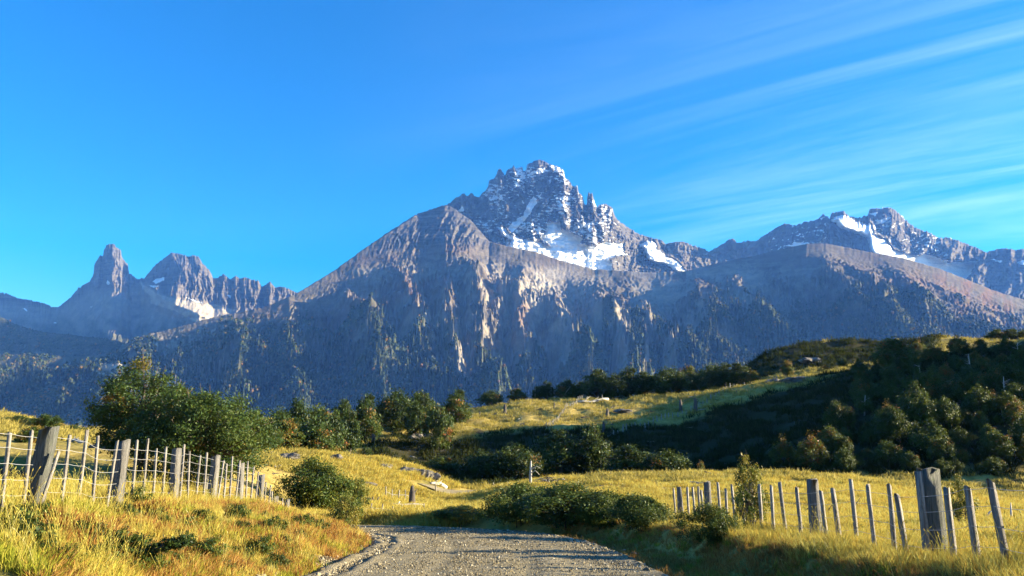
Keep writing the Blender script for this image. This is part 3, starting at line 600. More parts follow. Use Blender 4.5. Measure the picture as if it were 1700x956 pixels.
def base_h(X, Y, rough=True):
    X = np.asarray(X, float); Y = np.asarray(Y, float)
    shape = X.shape; X = X.ravel(); Y = Y.ravel()
    near = Y < 62
    d = np.full(X.shape, 99.0); d2 = np.full(X.shape, 99.0)
    d[near] = dist_to(X[near], Y[near], ROAD)
    mid = (Y > 60) & (Y < 135) & (np.abs(X) < 60); d2[mid] = np.abs(dist_to(X[mid], Y[mid], ROAD2))
    pz = plane_z(X, Y)
    wob = 0.35 * noise(Y / 3.1, X * 0 + 1.5, 5) + 0.2 * noise(Y / 1.1, X * 0 + 2.5, 6)
    # lateral profile: cut bank on the left, low verge on the right
    dl = np.where(d < 0, d - wob, d - wob * 0.7)
    lat = np.interp(dl, [-60, -20, -11, -8.6, -6.8, -5.2, -4.2, -3.5, 3.5, 4.1, 4.9, 5.6, 6.4, 12, 60], [1.4, 1.5, 1.45, 1.36, 1.1, 0.55, 0.08, -0.06, -0.08, -0.24, -0.10, 0.44, 0.52, 0.5, 0.3])
    fade = 1 - sstep(30, 40, Y)                               # the bank ends where the road turns
    right_of_turn = sstep(0, 3, d)
    lat = np.where(d < 0, lat * (1 - sstep(26.5, 31.5, Y) * sstep(-14, -3, X)), lat)
    zn = pz + lat
    # field behind the left fence rises gently away to the left
    zn = zn + np.where(X < -9, (-9 - X) * 0.035 * sstep(8, 30, Y), 0) + np.where(X < -9, sstep(20, 50, Y) * (-9 - X) * 0.02, 0)
    zf = far_h(X, Y)
    bl = sstep(36, 57, Y)
    bl = np.where((X < -9), sstep(26, 55, Y), bl)
    z = zn * (1 - bl) + zf * bl
    onroad = 1 - sstep(3.2, 3.9, np.abs(d))
    z = z * (1 - onroad) + (pz - 0.10) * onroad
    z = z - 0.12 * (1 - sstep(2.2, 3.4, d2))
    if rough:
        off = sstep(3.5, 4.6, np.abs(d)) * sstep(2.5, 4.5, d2)
        far = sstep(60, 150, Y)
        z = z + off * (0.10 * fbm(X / 1.3, Y / 1.3, 301, 4, 0.6) + 0.10 * fbm(X / 4.0, Y / 4.0, 305, 3)) * (1 + 1.6 * far) + off * sstep(55, 90, Y) * 0.42 * fbm(X / 5.5, Y / 3.6, 307, 3, 0.6)
        z = z + far * (1.1 * fbm(X / 16, Y / 16, 311, 4, 0.55)) * sstep(2.5, 8, d2) + sstep(150, 260, Y) * 1.6 * fbm(X / 42, Y / 42, 313, 3) * (1 - sstep(380, 800, Y))
        z = z + sstep(500, 1500, Y) * 6 * fbm(X / 300, Y / 300, 317, 3)
    return z.reshape(shape)
def gz(x, y): return float(base_h(np.array([x]), np.array([y]))[0])
def gpt(px, Y):
    """ground point seen in picture column px at distance Y"""
    x = (px - 850) / FPX * Y / 1.03
    for _ in range(4):
        z = gz(x, Y); fr = Y * CP + (z - CAMZ) * SP; x = (px - 850) / FPX * fr
    return x, Y, gz(x, Y)
def row_of(x, y, z):
    zc = y * CP + (z - CAMZ) * SP; yc = -y * SP + (z - CAMZ) * CP; return 478 - FPX * yc / zc
def seen(px, row, y0=8, y1=330):
    """first ground point met by the sight line through a picture point"""
    ys = np.exp(np.linspace(math.log(y0), math.log(y1), 900)); X, Y, Z = at(np.full(900, float(px)), np.full(900, float(row)), ys)
    g = base_h(X, Y); k = np.argmax(g >= Z)
    if g[k] < Z[k]: k = 899
    return X[k], Y[k], g[k]

ys = [-8.0]
while ys[-1] < 5200: ys.append(ys[-1] + max(0.17, 0.0125 * (ys[-1] + 6)))
YR = np.array(ys); UU = np.sinh(np.linspace(-1.35, 1.62, 620) * 1.0) / 1.15
Wd = 22 + 0.95 * np.maximum(YR, 0)
Yg = np.broadcast_to(YR[:, None], (len(YR), len(UU))); Xg = Wd[:, None] * UU[None]
Zg = base_h(Xg, Yg)
dR = np.full(Xg.shape, 99.0); nm = Yg < 62; dR[nm] = np.abs(dist_to(Xg[nm], Yg[nm], ROAD))
dry = 0.62 + 0.32 * fbm(Xg / 25, Yg / 25, 401, 3) + 0.2 * fbm(Xg / 6, Yg / 6, 403, 3) - 0.12 * sstep(60, 120, Yg) * (Xg < 0) + 0.28 * sstep(150, 200, Yg) + 0.15 * ((Xg > 5) & (Yg < 95))
dirt = 0.9 * (1 - sstep(3.6, 5.2, dR)) + 0.55 * sstep(0.15, 0.5, fbm(Xg / 5, Yg / 5, 405, 4)) * sstep(50, 80, Yg)
slope = np.abs(np.gradient(Zg, axis=1) / (np.gradient(Xg, axis=1) + 1e-9)) 
wood_shade_mask = sstep(120, 150, Yg) * sstep(0.40, 0.48, Xg / np.maximum(Yg, 1)) * (1 - sstep(235, 270, Yg)) * (1 - sstep(0.2, 0.4, fbm(Xg / 20, Yg / 20, 409, 3)))
def painted_shade_at(X, Y):  # mask where the shade of hill front, brow and valley is painted dark
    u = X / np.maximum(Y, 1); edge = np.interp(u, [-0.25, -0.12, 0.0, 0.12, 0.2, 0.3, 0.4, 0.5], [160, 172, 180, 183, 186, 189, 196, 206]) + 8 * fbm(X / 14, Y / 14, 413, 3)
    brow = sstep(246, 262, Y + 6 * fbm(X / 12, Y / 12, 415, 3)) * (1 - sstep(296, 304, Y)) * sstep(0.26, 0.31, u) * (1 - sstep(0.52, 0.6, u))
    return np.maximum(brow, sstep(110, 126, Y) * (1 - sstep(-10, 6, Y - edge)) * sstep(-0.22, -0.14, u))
wood_shade_mask = np.maximum(wood_shade_mask, painted_shade_at(Xg, Yg))

ground = build('ground', np.stack([Xg, Yg, Zg], -1).reshape(-1, 3), grid_faces(len(YR), len(UU)), M['ground'], None, {'dry': dry.ravel(), 'dirt': dirt.ravel(), 'wood': wood_shade_mask.ravel()}, smooth=True)
tag(ground, kind='structure')

# ------------------------------------------------------------------ gravel road with crown, ruts and berms
def road_mesh(name, line, half, nacross, rut=True):
    seg = np.concatenate([[0], np.cumsum(np.linalg.norm(np.diff(line, axis=0), axis=1))])
    n = int(seg[-1] / 0.16); s = np.linspace(0, seg[-1], n)
    P = np.stack([np.interp(s, seg, line[:, 0]), np.interp(s, seg, line[:, 1])], -1)
    T = np.gradient(P, axis=0); T /= np.linalg.norm(T, axis=1)[:, None]; N = np.stack([T[:, 1], -T[:, 0]], -1)
    c = np.linspace(-half, half, nacross)
    edge = 0.30 * noise(s / 1.7, s * 0, 7)[:, None] * (np.abs(c)[None] / half) ** 4
    X = P[:, 0:1] + N[:, 0:1] * (c[None] + edge); Y = P[:, 1:2] + N[:, 1:2] * (c[None] + edge)
    base = plane_z(X, Y) if rut else base_h(X, Y, False) + 0.12
    prof = 0.10 * (1 - (c / half) ** 2) - 0.03
    if rut:
        prof = prof - 0.03 * np.exp(-((c + 1.05) / 0.28) ** 2) - 0.03 * np.exp(-((c - 0.75) / 0.28) ** 2)
        wv = 0.5 + 0.5 * noise(s / 4.0, s * 0 + 3, 8)
        Z = base + prof[None] + wv[:, None] * (0.11 * np.exp(-((c + half - 0.35) / 0.16) ** 2) + 0.08 * np.exp(-((c + half - 0.95) / 0.14) ** 2))[None] - 0.06 * np.exp(-((c + half - 0.66) / 0.12) ** 2)[None]
        Z = Z + (0.02 * np.exp(-((c - half + 0.3) / 0.3) ** 2))[None]
        Z = Z + 0.018 * fbm(X / 0.35, Y / 0.35, 77, 3) + 0.02 * fbm(X / 1.6, Y / 1.6, 79, 2)
    else: Z = base + prof[None]
    Z = Z - 0.17 * sstep(half - 0.32, half, c)[None] - 0.16 * (c < -half + 0.01)[None]
    return tag(build(name, np.stack([X, Y, Z], -1).reshape(-1, 3), grid_faces(n, nacross), M['gravel'], None, {'track': np.broadcast_to(sum(np.exp(-((c - q) / 0.30) ** 2) for q in (-2.0, -1.05, 0.75, 1.8))[None], X.shape).ravel()}, smooth=True), kind='structure'), (X, Y, Z)
road, RXYZ = road_mesh('road', ROAD, HALF + 0.35, 64)
road_mesh('far_road', ROAD2, 3.0, 14, rut=False)

# loose stones on the road and along its edges
def rock_mesh(name, seed, sub=1, mat=None, jag=0.28, flat=1.0):
    import bmesh
    bm = bmesh.new(); bmesh.ops.create_icosphere(bm, subdivisions=sub, radius=1.0); r = np.random.default_rng(seed)
    off = r.uniform(0, 50, 3)
    for v in bm.verts:
        p = np.array(v.co); k = 1 + jag * float(noise(p[0] * 1.3 + off[0], p[1] * 1.3 + p[2] * 0.9 + off[1], seed)) * 1.5 + jag * 0.5 * float(noise(p[0] * 3 + off[1], p[2] * 3 + p[1] + off[2], seed + 1))
        v.co = Vector((p[0] * k, p[1] * k, p[2] * k * flat))
    me = bpy.data.meshes.new(name); bm.to_mesh(me); bm.free(); me.materials.append(mat or M['rock']); return me

def scatter(name, P, rz, sc, sources, label, cat, tilt=0.0, kind='stuff'):
    """points carrying instances of small source meshes (grass tufts, gravel stones)"""
    me = bpy.data.meshes.new(name); me.vertices.add(len(P)); me.vertices.foreach_set('co', np.asarray(P, np.float32).ravel())
    for k, v in (('rz', rz), ('sc', sc), ('pick', rng.integers(0, len(sources), len(P))), ('tx', rng.normal(0, 1, len(P)) * tilt), ('ty', rng.normal(0, 1, len(P)) * tilt)):
        a = me.attributes.new(k, 'FLOAT', 'POINT'); a.data.foreach_set('value', np.asarray(v, np.float32))
    o = link(name, me); tag(o, label, cat, None, kind)
    nt = bpy.data.node_groups.new(name + '_nodes', 'GeometryNodeTree')
    nt.interface.new_socket('Geometry', in_out='INPUT', socket_type='NodeSocketGeometry'); nt.interface.new_socket('Geometry', in_out='OUTPUT', socket_type='NodeSocketGeometry')
    gi = nt.nodes.new('NodeGroupInput'); go = nt.nodes.new('NodeGroupOutput'); jn = nt.nodes.new('GeometryNodeJoinGeometry')
    def A(nm):
        n = nt.nodes.new('GeometryNodeInputNamedAttribute'); n.data_type = 'FLOAT'; n.inputs['Name'].default_value = nm; return n.outputs['Attribute']
    rot = nt.nodes.new('ShaderNodeCombineXYZ'); nt.links.new(A('tx'), rot.inputs[0]); nt.links.new(A('ty'), rot.inputs[1]); nt.links.new(A('rz'), rot.inputs[2])
    scv = nt.nodes.new('ShaderNodeCombineXYZ')
    for i in range(3): nt.links.new(A('sc'), scv.inputs[i])
    for i, src in enumerate(sources):
        ip = nt.nodes.new('GeometryNodeInstanceOnPoints'); oi = nt.nodes.new('GeometryNodeObjectInfo'); oi.inputs['Object'].default_value = src; oi.inputs['As Instance'].default_value = True
        cmp = nt.nodes.new('FunctionNodeCompare'); cmp.data_type = 'FLOAT'; cmp.operation = 'EQUAL'; nt.links.new(A('pick'), cmp.inputs[0]); cmp.inputs[1].default_value = float(i); cmp.inputs['Epsilon'].default_value = 0.1
        nt.links.new(gi.outputs[0], ip.inputs['Points']); nt.links.new(cmp.outputs[0], ip.inputs['Selection']); nt.links.new(oi.outputs['Geometry'], ip.inputs['Instance'])
        nt.links.new(rot.outputs[0], ip.inputs['Rotation']); nt.links.new(scv.outputs[0], ip.inputs['Scale']); nt.links.new(ip.outputs[0], jn.inputs[0])
    nt.links.new(jn.outputs[0], go.inputs[0])
    md = o.modifiers.new('scatter', 'NODES'); md.node_group = nt
    return o

def source(name, me): return bpy.data.objects.new(name, me)      # a shape for scatter only, not in the scene itself

gm = Mat('loose_gravel_stone'); oi_ = gm.n('ShaderNodeObjectInfo').outputs['Random']
gm.pbr(gm.cramp(oi_, [(0, (0.10, 0.08, 0.045)), (0.55, (0.23, 0.19, 0.11)), (0.9, (0.34, 0.29, 0.185)), (1, (0.56, 0.50, 0.36))]), 0.9)
stones = [source('stone_shape_%d' % i, rock_mesh('stone_shape_%d' % i, 900 + i, 1, gm.m, 0.3, 0.7)) for i in range(4)]
n = 52000
yy = 11 + 24 * rng.random(n) ** 1.5; dd = rng.uniform(-1, 1, n); dd = np.sign(dd) * np.abs(dd) ** 0.85 * (HALF + 0.9)
cxl = np.interp(yy, ROAD[:, 1][:120], ROAD[:, 0][:120]); X_ = cxl + dd
def road_h(X, Y):
    """height of the road top near the straight part"""
    g = base_h(X, Y); c = dist_to(X, Y, ROAD); pz = plane_z(X, Y) + 0.10 * (1 - (c / (HALF + 0.35)) ** 2) - 0.03
    return np.where(np.abs(c) < HALF + 0.1, pz, g)
kp = rng.random(n) > 0.75 * sum(np.exp(-((dd - q) / 0.32) ** 2) for q in (-2.0, -1.05, 0.75, 1.8)); X_, yy, dd = X_[kp], yy[kp], dd[kp]; n = len(X_)
P = np.stack([X_, yy, road_h(X_, yy) + 0.005], -1)
edge_boost = 1 + 1.4 * sstep(2.6, 3.6, np.abs(dd))
scatter('gravel', P, rng.uniform(0, 6.3, n), rng.gamma(2.0, 0.0038, n) * edge_boost * (0.7 + yy / 40) + 0.004, stones, 'loose grey gravel stones strewn over the road', 'gravel', 0.4)

# woods on the mountain flanks: far crowns, one mass
fm = Mat('far_forest_crowns'); fr_ = fm.n('ShaderNodeObjectInfo').outputs['Random']
fm.pbr(fm.cramp(fr_, [(0, (0.016, 0.026, 0.011)), (0.6, (0.034, 0.048, 0.016)), (0.85, (0.065, 0.07, 0.024)), (1, (0.16, 0.085, 0.03))]), 0.9, None, 0.1)
crowns = [source('crown_shape_%d' % i, rock_mesh('crown_shape_%d' % i, 950 + i, 2, fm.m, 0.4, 1.25)) for i in range(3)]
FP = []
for nm, cnt in (('mountain_massif', 42000), ('mountain_wooded_foothill', 9000), ('mountain_shaded_spur', 5000)):
    Xs, Ys, Zs, Fs = SHEETS[nm]; ok = np.where((Fs > 0.55) & (Zs > -40))[0]; pk = rng.choice(ok, min(cnt, len(ok)), replace=False)
    FP.append(np.stack([Xs[pk] + rng.normal(0, 3, len(pk)), Ys[pk] + rng.normal(0, 3, len(pk)), Zs[pk] + 2.5], -1))
FP = np.concatenate(FP)
scatter('mountain_forest', FP, rng.uniform(0, 6.3, len(FP)), rng.uniform(3.0, 7.5, len(FP)), crowns, 'dark woods covering the lower mountain flanks', 'forest', 0.1)

# ------------------------------------------------------------------ grass tufts
def tuft(name, mat, nbl, h, spread, width, lean, seed, huebias=0.0):
    r = np.random.default_rng(seed); g = Geo()
    for i in range(nbl):
        a = r.uniform(0, 6.283); rad = spread * math.sqrt(r.random()); bx, by = rad * math.cos(a), rad * math.sin(a)
        hh = h * r.uniform(0.55, 1.15); ln = lean * r.uniform(0.2, 1.2) * hh; da = a + r.normal(0, 0.7)
        dx, dy = math.cos(da) * ln, math.sin(da) * ln; wa = r.uniform(0, 3.14); wx, wy = math.cos(wa) * width, math.sin(wa) * width
        V = [(bx - wx, by - wy, -0.04), (bx + wx, by + wy, -0.04), (bx + dx * 0.35 + wx * 0.8, by + dy * 0.35 + wy * 0.8, hh * 0.6), (bx + dx * 0.35 - wx * 0.8, by + dy * 0.35 - wy * 0.8, hh * 0.6), (bx + dx, by + dy, hh)]
        g.add(V, [[0, 1, 2, 3]], [[3, 2, 4]], np.clip(r.uniform(0, 1) + huebias, 0, 1))
    o = g.out(name, mat, attr='hue'); COL.objects.unlink(o); return o
T_straw = [tuft('straw_tuft_%d' % i, M['straw'], 22, 0.40, 0.15, 0.007, 0.5, 40 + i) for i in range(4)]
T_green = [tuft('green_tuft_%d' % i, M['greengrass'], 24, 0.24, 0.16, 0.008, 0.7, 50 + i) for i in range(3)]
T_rust = [tuft('russet_tuft_%d' % i, M['rustgrass'], 26, 0.13, 0.17, 0.007, 1.2, 60 + i) for i in range(3)]
T_field = [tuft('field_tuft_%d' % i, M['straw'], 26, 0.20, 0.22, 0.008, 0.9, 70 + i) for i in range(3)]
T_far = [tuft('far_tuft_%d' % i, M['hillgrass'], 20, 0.30, 0.42, 0.020, 1.0, 80 + i, 0.0) for i in range(3)]

def sow(n, y0, y1, u0, u1, ok, power=1.0):
    """sow points evenly as seen from the road: density falls with distance"""
    Y = np.exp(rng.uniform(math.log(y0), math.log(y1), n)); u = rng.uniform(u0, u1, n); X = u * Y
    k = ok(X, Y); X, Y = X[k], Y[k]; return X, Y, base_h(X, Y)
def put(name, XYZ, src, s0, s1, label, tilt=0.1, grow=0.0):
    X, Y, Z = XYZ; n = len(X)
    patch = 1 + 0.35 * fbm(X / 2.0, Y / 2.0, 501, 2)
    scatter(name, np.stack([X, Y, Z], -1), rng.uniform(0, 6.283, n), rng.uniform(s0, s1, n) * patch * (1 + grow * Y), src, label, 'grass', tilt)
def dro(X, Y): return dist_to(X, Y, ROAD)
def left_bank(X, Y):
    d = dro(X, Y); nz = fbm(X / 1.6, Y / 1.6, 503, 3)
    bare = (d > -7.4) & (nz > -0.22 - 0.25 * (d < -6.0))
    return (d < -3.75 + 0.4 * nz) & (d > -13) & ~bare & (X < 0) & (Y < 40)
put('bank_straw_grass', sow(24000, 9, 40, -0.95, -0.02, left_bank), T_straw, 0.34, 0.78, 'tall yellow straw grass on the left roadside bank', 0.12)
put('bank_green_grass', sow(15000, 9, 40, -0.95, -0.02, lambda X, Y: (dro(X, Y) < -3.6) & (dro(X, Y) > -8.5) & (X < 0) & (fbm(X / 2.2, Y / 2.2, 507, 3) > 0.0)), T_green, 0.45, 1.0, 'yellow green grass clumps low on the left bank', 0.15)
put('bank_russet_cover', sow(26000, 9, 34, -0.6, -0.02, lambda X, Y: (dro(X, Y) < -3.7) & (dro(X, Y) > -7.4) & (X < 0) & (fbm(X / 1.6, Y / 1.6, 503, 3) > -0.15)), T_rust, 0.6, 1.3, 'rust brown low ground cover on the cut bank', 0.2)
put('left_field_grass', sow(60000, 9, 75, -1.0, -0.1, lambda X, Y: (dro(X, Y) < -8.3) & (X < -6)), T_field, 0.55, 1.05, 'dry yellow pasture grass behind the left fence', 0.1, 0.012)
put('verge_straw_grass', sow(36000, 8, 42, 0.08, 0.95, lambda X, Y: (dro(X, Y) > 5.65 + 0.4 * fbm(X / 2, Y / 2, 511, 2)) & (dro(X, Y) < 9.0)), T_straw, 0.3, 0.68, 'tall dry grass along the right fence', 0.12)
put('verge_green_grass', sow(15000, 8, 38, 0.05, 0.95, lambda X, Y: (dro(X, Y) > 3.9) & (dro(X, Y) < 5.9) & (fbm(X / 1.2, Y / 1.2, 513, 3) > 0.02)), T_green, 0.3, 0.7, 'short green grass in the shaded ditch right of the road', 0.2)
put('verge_litter', sow(32000, 8, 38, 0.05, 0.95, lambda X, Y: (dro(X, Y) > 3.5) & (dro(X, Y) < 6.0)), T_rust, 0.35, 0.95, 'brown dead grass litter in the ditch right of the road', 0.3)
T_stalk = []
for i in range(3):
    r_ = np.random.default_rng(170 + i); g_ = Geo()
    for k in range(7):
        a_ = r_.uniform(0, 6.28); bx, by = r_.normal(0, 0.07, 2); hh = r_.uniform(0.45, 0.85); dx, dy = math.cos(a_) * hh * r_.uniform(0.1, 0.4), math.sin(a_) * hh * r_.uniform(0.1, 0.4)
        p0 = np.array([bx, by, 0]); p1 = np.array([bx + dx * 0.4, by + dy * 0.4, hh * 0.6]); p2 = np.array([bx + dx, by + dy, hh]); p3 = p2 + (p2 - p1) * 0.28 - np.array([0, 0, 0.03])
        g_.tube([p0, p1, p2, p2 + (p3 - p2) * 0.4, p3], [0.0028, 0.0026, 0.002, 0.009, 0.001], 4, a=r_.uniform(0.5, 1.0), cap=False)
    o_ = g_.out('seed_stalk_%d' % i, M['straw'], attr='hue'); COL.objects.unlink(o_); T_stalk.append(o_)
put('verge_seed_stalks', sow(2600, 9, 36, -0.95, 0.95, lambda X, Y: ((dro(X, Y) > 5.4) & (dro(X, Y) < 8.5)) | ((dro(X, Y) < -4.2) & (dro(X, Y) > -11) & (X < 0))), T_stalk, 0.5, 0.85, 'tall pale seed stalks standing above the roadside grass', 0.15)
put('right_field_grass', sow(75000, 10, 100, 0.0, 0.95, lambda X, Y: (dro(X, Y) > 7.0) & ((Y < 60) | (X > -3)) & (fbm(X / 3.5, Y / 2.2, 541, 3) > -0.28)), T_field, 0.5, 1.0, 'sunlit yellow pasture grass behind the right fence', 0.1, 0.013)
put('bend_grass', sow(30000, 38, 110, -0.26, 0.08, lambda X, Y: (np.abs(dro(X, Y)) > 4.2) & (np.abs(dist_to(X, Y, ROAD2)) > 4.2)), T_field, 0.8, 1.3, 'dry grass on the slope beyond the road bend', 0.1, 0.014)
M['heathgrass'] = m_grass('dark_heath', [(0.0, (0.018, 0.026, 0.010)), (0.6, (0.040, 0.050, 0.015)), (1.0, (0.085, 0.075, 0.028))])  # heath colour taken near black to carry the hillside's shade
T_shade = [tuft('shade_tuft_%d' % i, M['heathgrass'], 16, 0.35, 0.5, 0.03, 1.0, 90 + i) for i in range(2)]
put('shaded_heath', sow(34000, 108, 306, -0.2, 0.66, lambda X, Y: (painted_shade_at(X, Y) > 0.3) & (fbm(X / 6, Y / 6, 521, 3) > -0.1)), T_shade, 0.7, 1.9, 'dark heath and grass on the shaded hillside', 0.15, 0.004)
put('hill_grass', sow(60000, 70, 320, -0.95, 0.72, lambda X, Y: (np.abs(dist_to(X, Y, ROAD2)) > 3.4) & (fbm(X / 9, Y / 9, 517, 3) > -0.25) & (painted_shade_at(X, Y) < 0.4)), T_far, 0.7, 1.3, 'tussock grass over the knoll and the far meadow hill', 0.1, 0.006)

# ================================================================== TREES AND SHRUBS
def crown_mesh(name, seed, W, H, z0, nclump, nleaf, leaf, hue0, hue1, mat, orange=0.0, flat=0.75, lop=0.0, spiky=0.0, dens=0.12, lump=0.22):
    """leaf blades gathered in clumps through an uneven crown; returns mesh and clump centres"""
    r = np.random.default_rng(seed); cents = []; tries = 0
    lob = r.normal(0, 1, (7, 3)); lob /= np.linalg.norm(lob, axis=1)[:, None]; lobr = r.uniform(-lump, lump * 1.15, 7)
    while len(cents) < nclump and tries < nclump * 60:
        tries += 1
        d = r.normal(0, 1, 3); d /= np.linalg.norm(d); rad = r.random() ** 0.38
        k = 1 + sum(lr * max(0, float(d @ l)) ** 3 for l, lr in zip(lob, lobr)); 
        z = d[2] * rad * k; taper = 1.0 - 0.35 * max(0, z) - spiky * max(0, z) * 0.4
        c = np.array([d[0] * rad * k * W / 2 * taper + lop * z * W * 0.2, d[1] * rad * k * W / 2 * taper, z0 + (H - z0) * (0.5 + 0.5 * z)])
        if c[2] < z0 - 0.05 * H: continue
        cents.append(c)
    cents = np.array(cents); n = len(cents)
    per = np.maximum(3, (nleaf / n * r.uniform(0.45, 1.55, n)).astype(int)); idx = np.repeat(np.arange(n), per); N = len(idx)
    cr = W * dens * r.uniform(0.6, 1.4, n)
    off = r.normal(0, 0.55, (N, 3)) * cr[idx][:, None]; off[:, 2] *= flat * (1 + spiky)
    P = cents[idx] + off; P[:, 2] = np.maximum(P[:, 2], 0.03 * H)
    ax = np.array([0, 0, (z0 + H) / 2]); outw = P - ax; outw /= np.linalg.norm(outw, axis=1)[:, None] + 1e-6
    nr = outw * 0.55 + np.array([0, 0, 0.35]) + r.normal(0, 0.75, (N, 3)); nr /= np.linalg.norm(nr, axis=1)[:, None]
    t = np.cross(nr, r.normal(0, 1, (N, 3))); t /= np.linalg.norm(t, axis=1)[:, None] + 1e-9; b = np.cross(nr, t)
    s = leaf * r.uniform(0.55, 1.35, N)[:, None]
    V = np.stack([P - t * s, P - b * s * 0.42 + nr * s * 0.12, P + t * s, P + b * s * 0.42 + nr * s * 0.12], 1).reshape(-1, 3)
    hc = r.uniform(hue0, hue1, n); oc = r.random(n) < orange; hc = np.where(oc, r.uniform(0.78, 1.0, n), hc)
    hue = np.clip(hc[idx] + r.normal(0, 0.07, N) , 0, 1)
    me_o = build(name, V, np.arange(N * 4).reshape(-1, 4), mat, None, {'hue': np.repeat(hue, 4)})
    me = me_o.data; bpy.data.objects.remove(me_o); return me, cents
def trunk_mesh(name, seed, cents, H, z0, rad, nlimb, stems=1, spread=0.0):
    r = np.random.default_rng(seed + 77); g = Geo(); tops = []
    for sidx in range(stems):
        a = r.uniform(0, 6.28); bx, by = spread * math.cos(a), spread * math.sin(a)
        top = np.array([bx * 2.2 + r.normal(0, 0.06 * H), by * 2.2 + r.normal(0, 0.06 * H), z0 + (H - z0) * r.uniform(0.45, 0.7)])
        pts = [np.array([bx, by, -0.25]), np.array([bx * 1.1 + r.normal(0, .02 * H), by * 1.1, top[2] * 0.35]), top * np.array([.8, .8, .7]), top]
        g.tube(pts, [rad * 1.25, rad, rad * 0.7, rad * 0.25], 7); tops.append(pts)
    sel = r.permutation(len(cents))[:nlimb]
    for c in cents[sel]:
        c = c * (1.0 + (0.16 if r.random() < 0.45 else 0.0))
        pts = tops[r.integers(0, stems)]; k = r.uniform(0.3, 0.95); st = pts[1] * (1 - k) + pts[2] * k
        mid = (st + c) / 2 + np.array([0, 0, 0.06 * H]) * r.uniform(-0.5, 1)
        g.tube([st, mid, c], [rad * 0.42, rad * 0.26, rad * 0.07], 5, cap=False)
    o = g.out(name, M['bark']); me = o.data; bpy.data.objects.remove(o); return me

class Kind:
    def __init__(s, nm, seed, W, H, z0, nclump, nleaf, leaf, hue0, hue1, mat='leaf', orange=0.0, rad=None, nlimb=18, stems=1, spread=0.0, **kw):
        s.W, s.H = W, H
        s.crown, c = crown_mesh(nm + '_crown', seed, W, H, z0, nclump, nleaf, leaf, hue0, hue1, M[mat], orange, **kw)
        s.trunk = trunk_mesh(nm + '_trunk', seed, c, H, z0, rad or 0.035 * H, nlimb, stems, spread)
def plant(name, kind, loc, w, h, rz, label, cat, group=None, parts=('trunk', 'crown')):
    o = empty(name, loc, rz); tag(o, label, cat, group); o.scale = (w / kind.W, w / kind.W, h / kind.H)
    link(parts[0], kind.trunk, o); link(parts[1], kind.crown, o); return o

# kinds of mid-distance beech, about 8 m
K = [Kind('beech_round', 1, 6.4, 7.0, 0.4, 110, 8500, 0.23, 0.12, 0.60, orange=0.03),
     Kind('beech_tall', 2, 5.4, 8.0, 0.5, 100, 7500, 0.23, 0.10, 0.55, spiky=0.3),
     Kind('beech_broad', 3, 8.0, 6.6, 0.3, 130, 9500, 0.23, 0.12, 0.62, orange=0.04),
     Kind('beech_autumn', 4, 6.0, 6.0, 0.3, 90, 6500, 0.23, 0.42, 0.86, orange=0.22),
     Kind('beech_lopsided', 5, 6.6, 7.4, 0.5, 110, 8000, 0.23, 0.14, 0.64, lop=0.5, orange=0.04)]
KT = [Kind('thicket_a', 11, 6.0, 6.0, 0.2, 95, 7000, 0.19, 0.32, 0.56, orange=0.02, spiky=0.4, dens=0.10),
      Kind('thicket_b', 12, 5.4, 6.6, 0.3, 90, 6500, 0.19, 0.36, 0.60, orange=0.03, spiky=0.6, dens=0.10),
      Kind('thicket_c', 13, 6.6, 5.4, 0.2, 95, 7000, 0.19, 0.30, 0.54, orange=0.0, spiky=0.3, dens=0.10),
      Kind('thicket_d', 14, 5.6, 6.0, 0.2, 85, 6000, 0.19, 0.5, 0.82, orange=0.15, spiky=0.5, dens=0.10)]

def tree_px(px, row_top, Y, wpx, kind, label, group, name='beech_tree', sink=0.25):
    """stand a tree on the ground in picture column px at distance Y, tall enough to reach row_top"""
    x, y, z = gpt(px, Y); _, _, zt = at(px, row_top, Y); h = max(1.2, (float(zt) - z) * 0.92); w = wpx / FPX * Y * 1.12
    return plant(name, kind, (x, y, z - sink), w, h + sink, rng.uniform(0, 6.28), label, 'tree', group)

# big pair behind the left fence
big_a = Kind('big_green_beech', 21, 8.2, 5.4, 0.35, 260, 42000, 0.085, 0.2, 0.58, orange=0.02, nlimb=70, stems=3, spread=0.5, rad=0.16, dens=0.075, flat=0.6)
big_b = Kind('big_brown_beech', 22, 6.0, 6.2, 0.5, 180, 27000, 0.085, 0.14, 0.66, orange=0.06, nlimb=60, stems=3, spread=0.5, rad=0.15, dens=0.075, flat=0.6, spiky=0.35)
def tree_at(px, row_top, Y, wpx, kind, rz, label, cat='tree', name='beech_tree', group=None, sink=0.2):
    x, y, z = gpt(px, Y); _, _, zt = at(px, row_top, Y); h = float(zt) - z
    return plant(name, kind, (x, y, z - sink), wpx / FPX * Y * 1.02, h + sink, rz, label, cat, group)
tree_at(328, 642, 42, 235, big_a, 0.4, 'broad bright green tree directly behind the left fence')
tree_at(228, 602, 45, 180, big_b, 2.0, 'tall dark tree with brownish top left of the broad green tree')

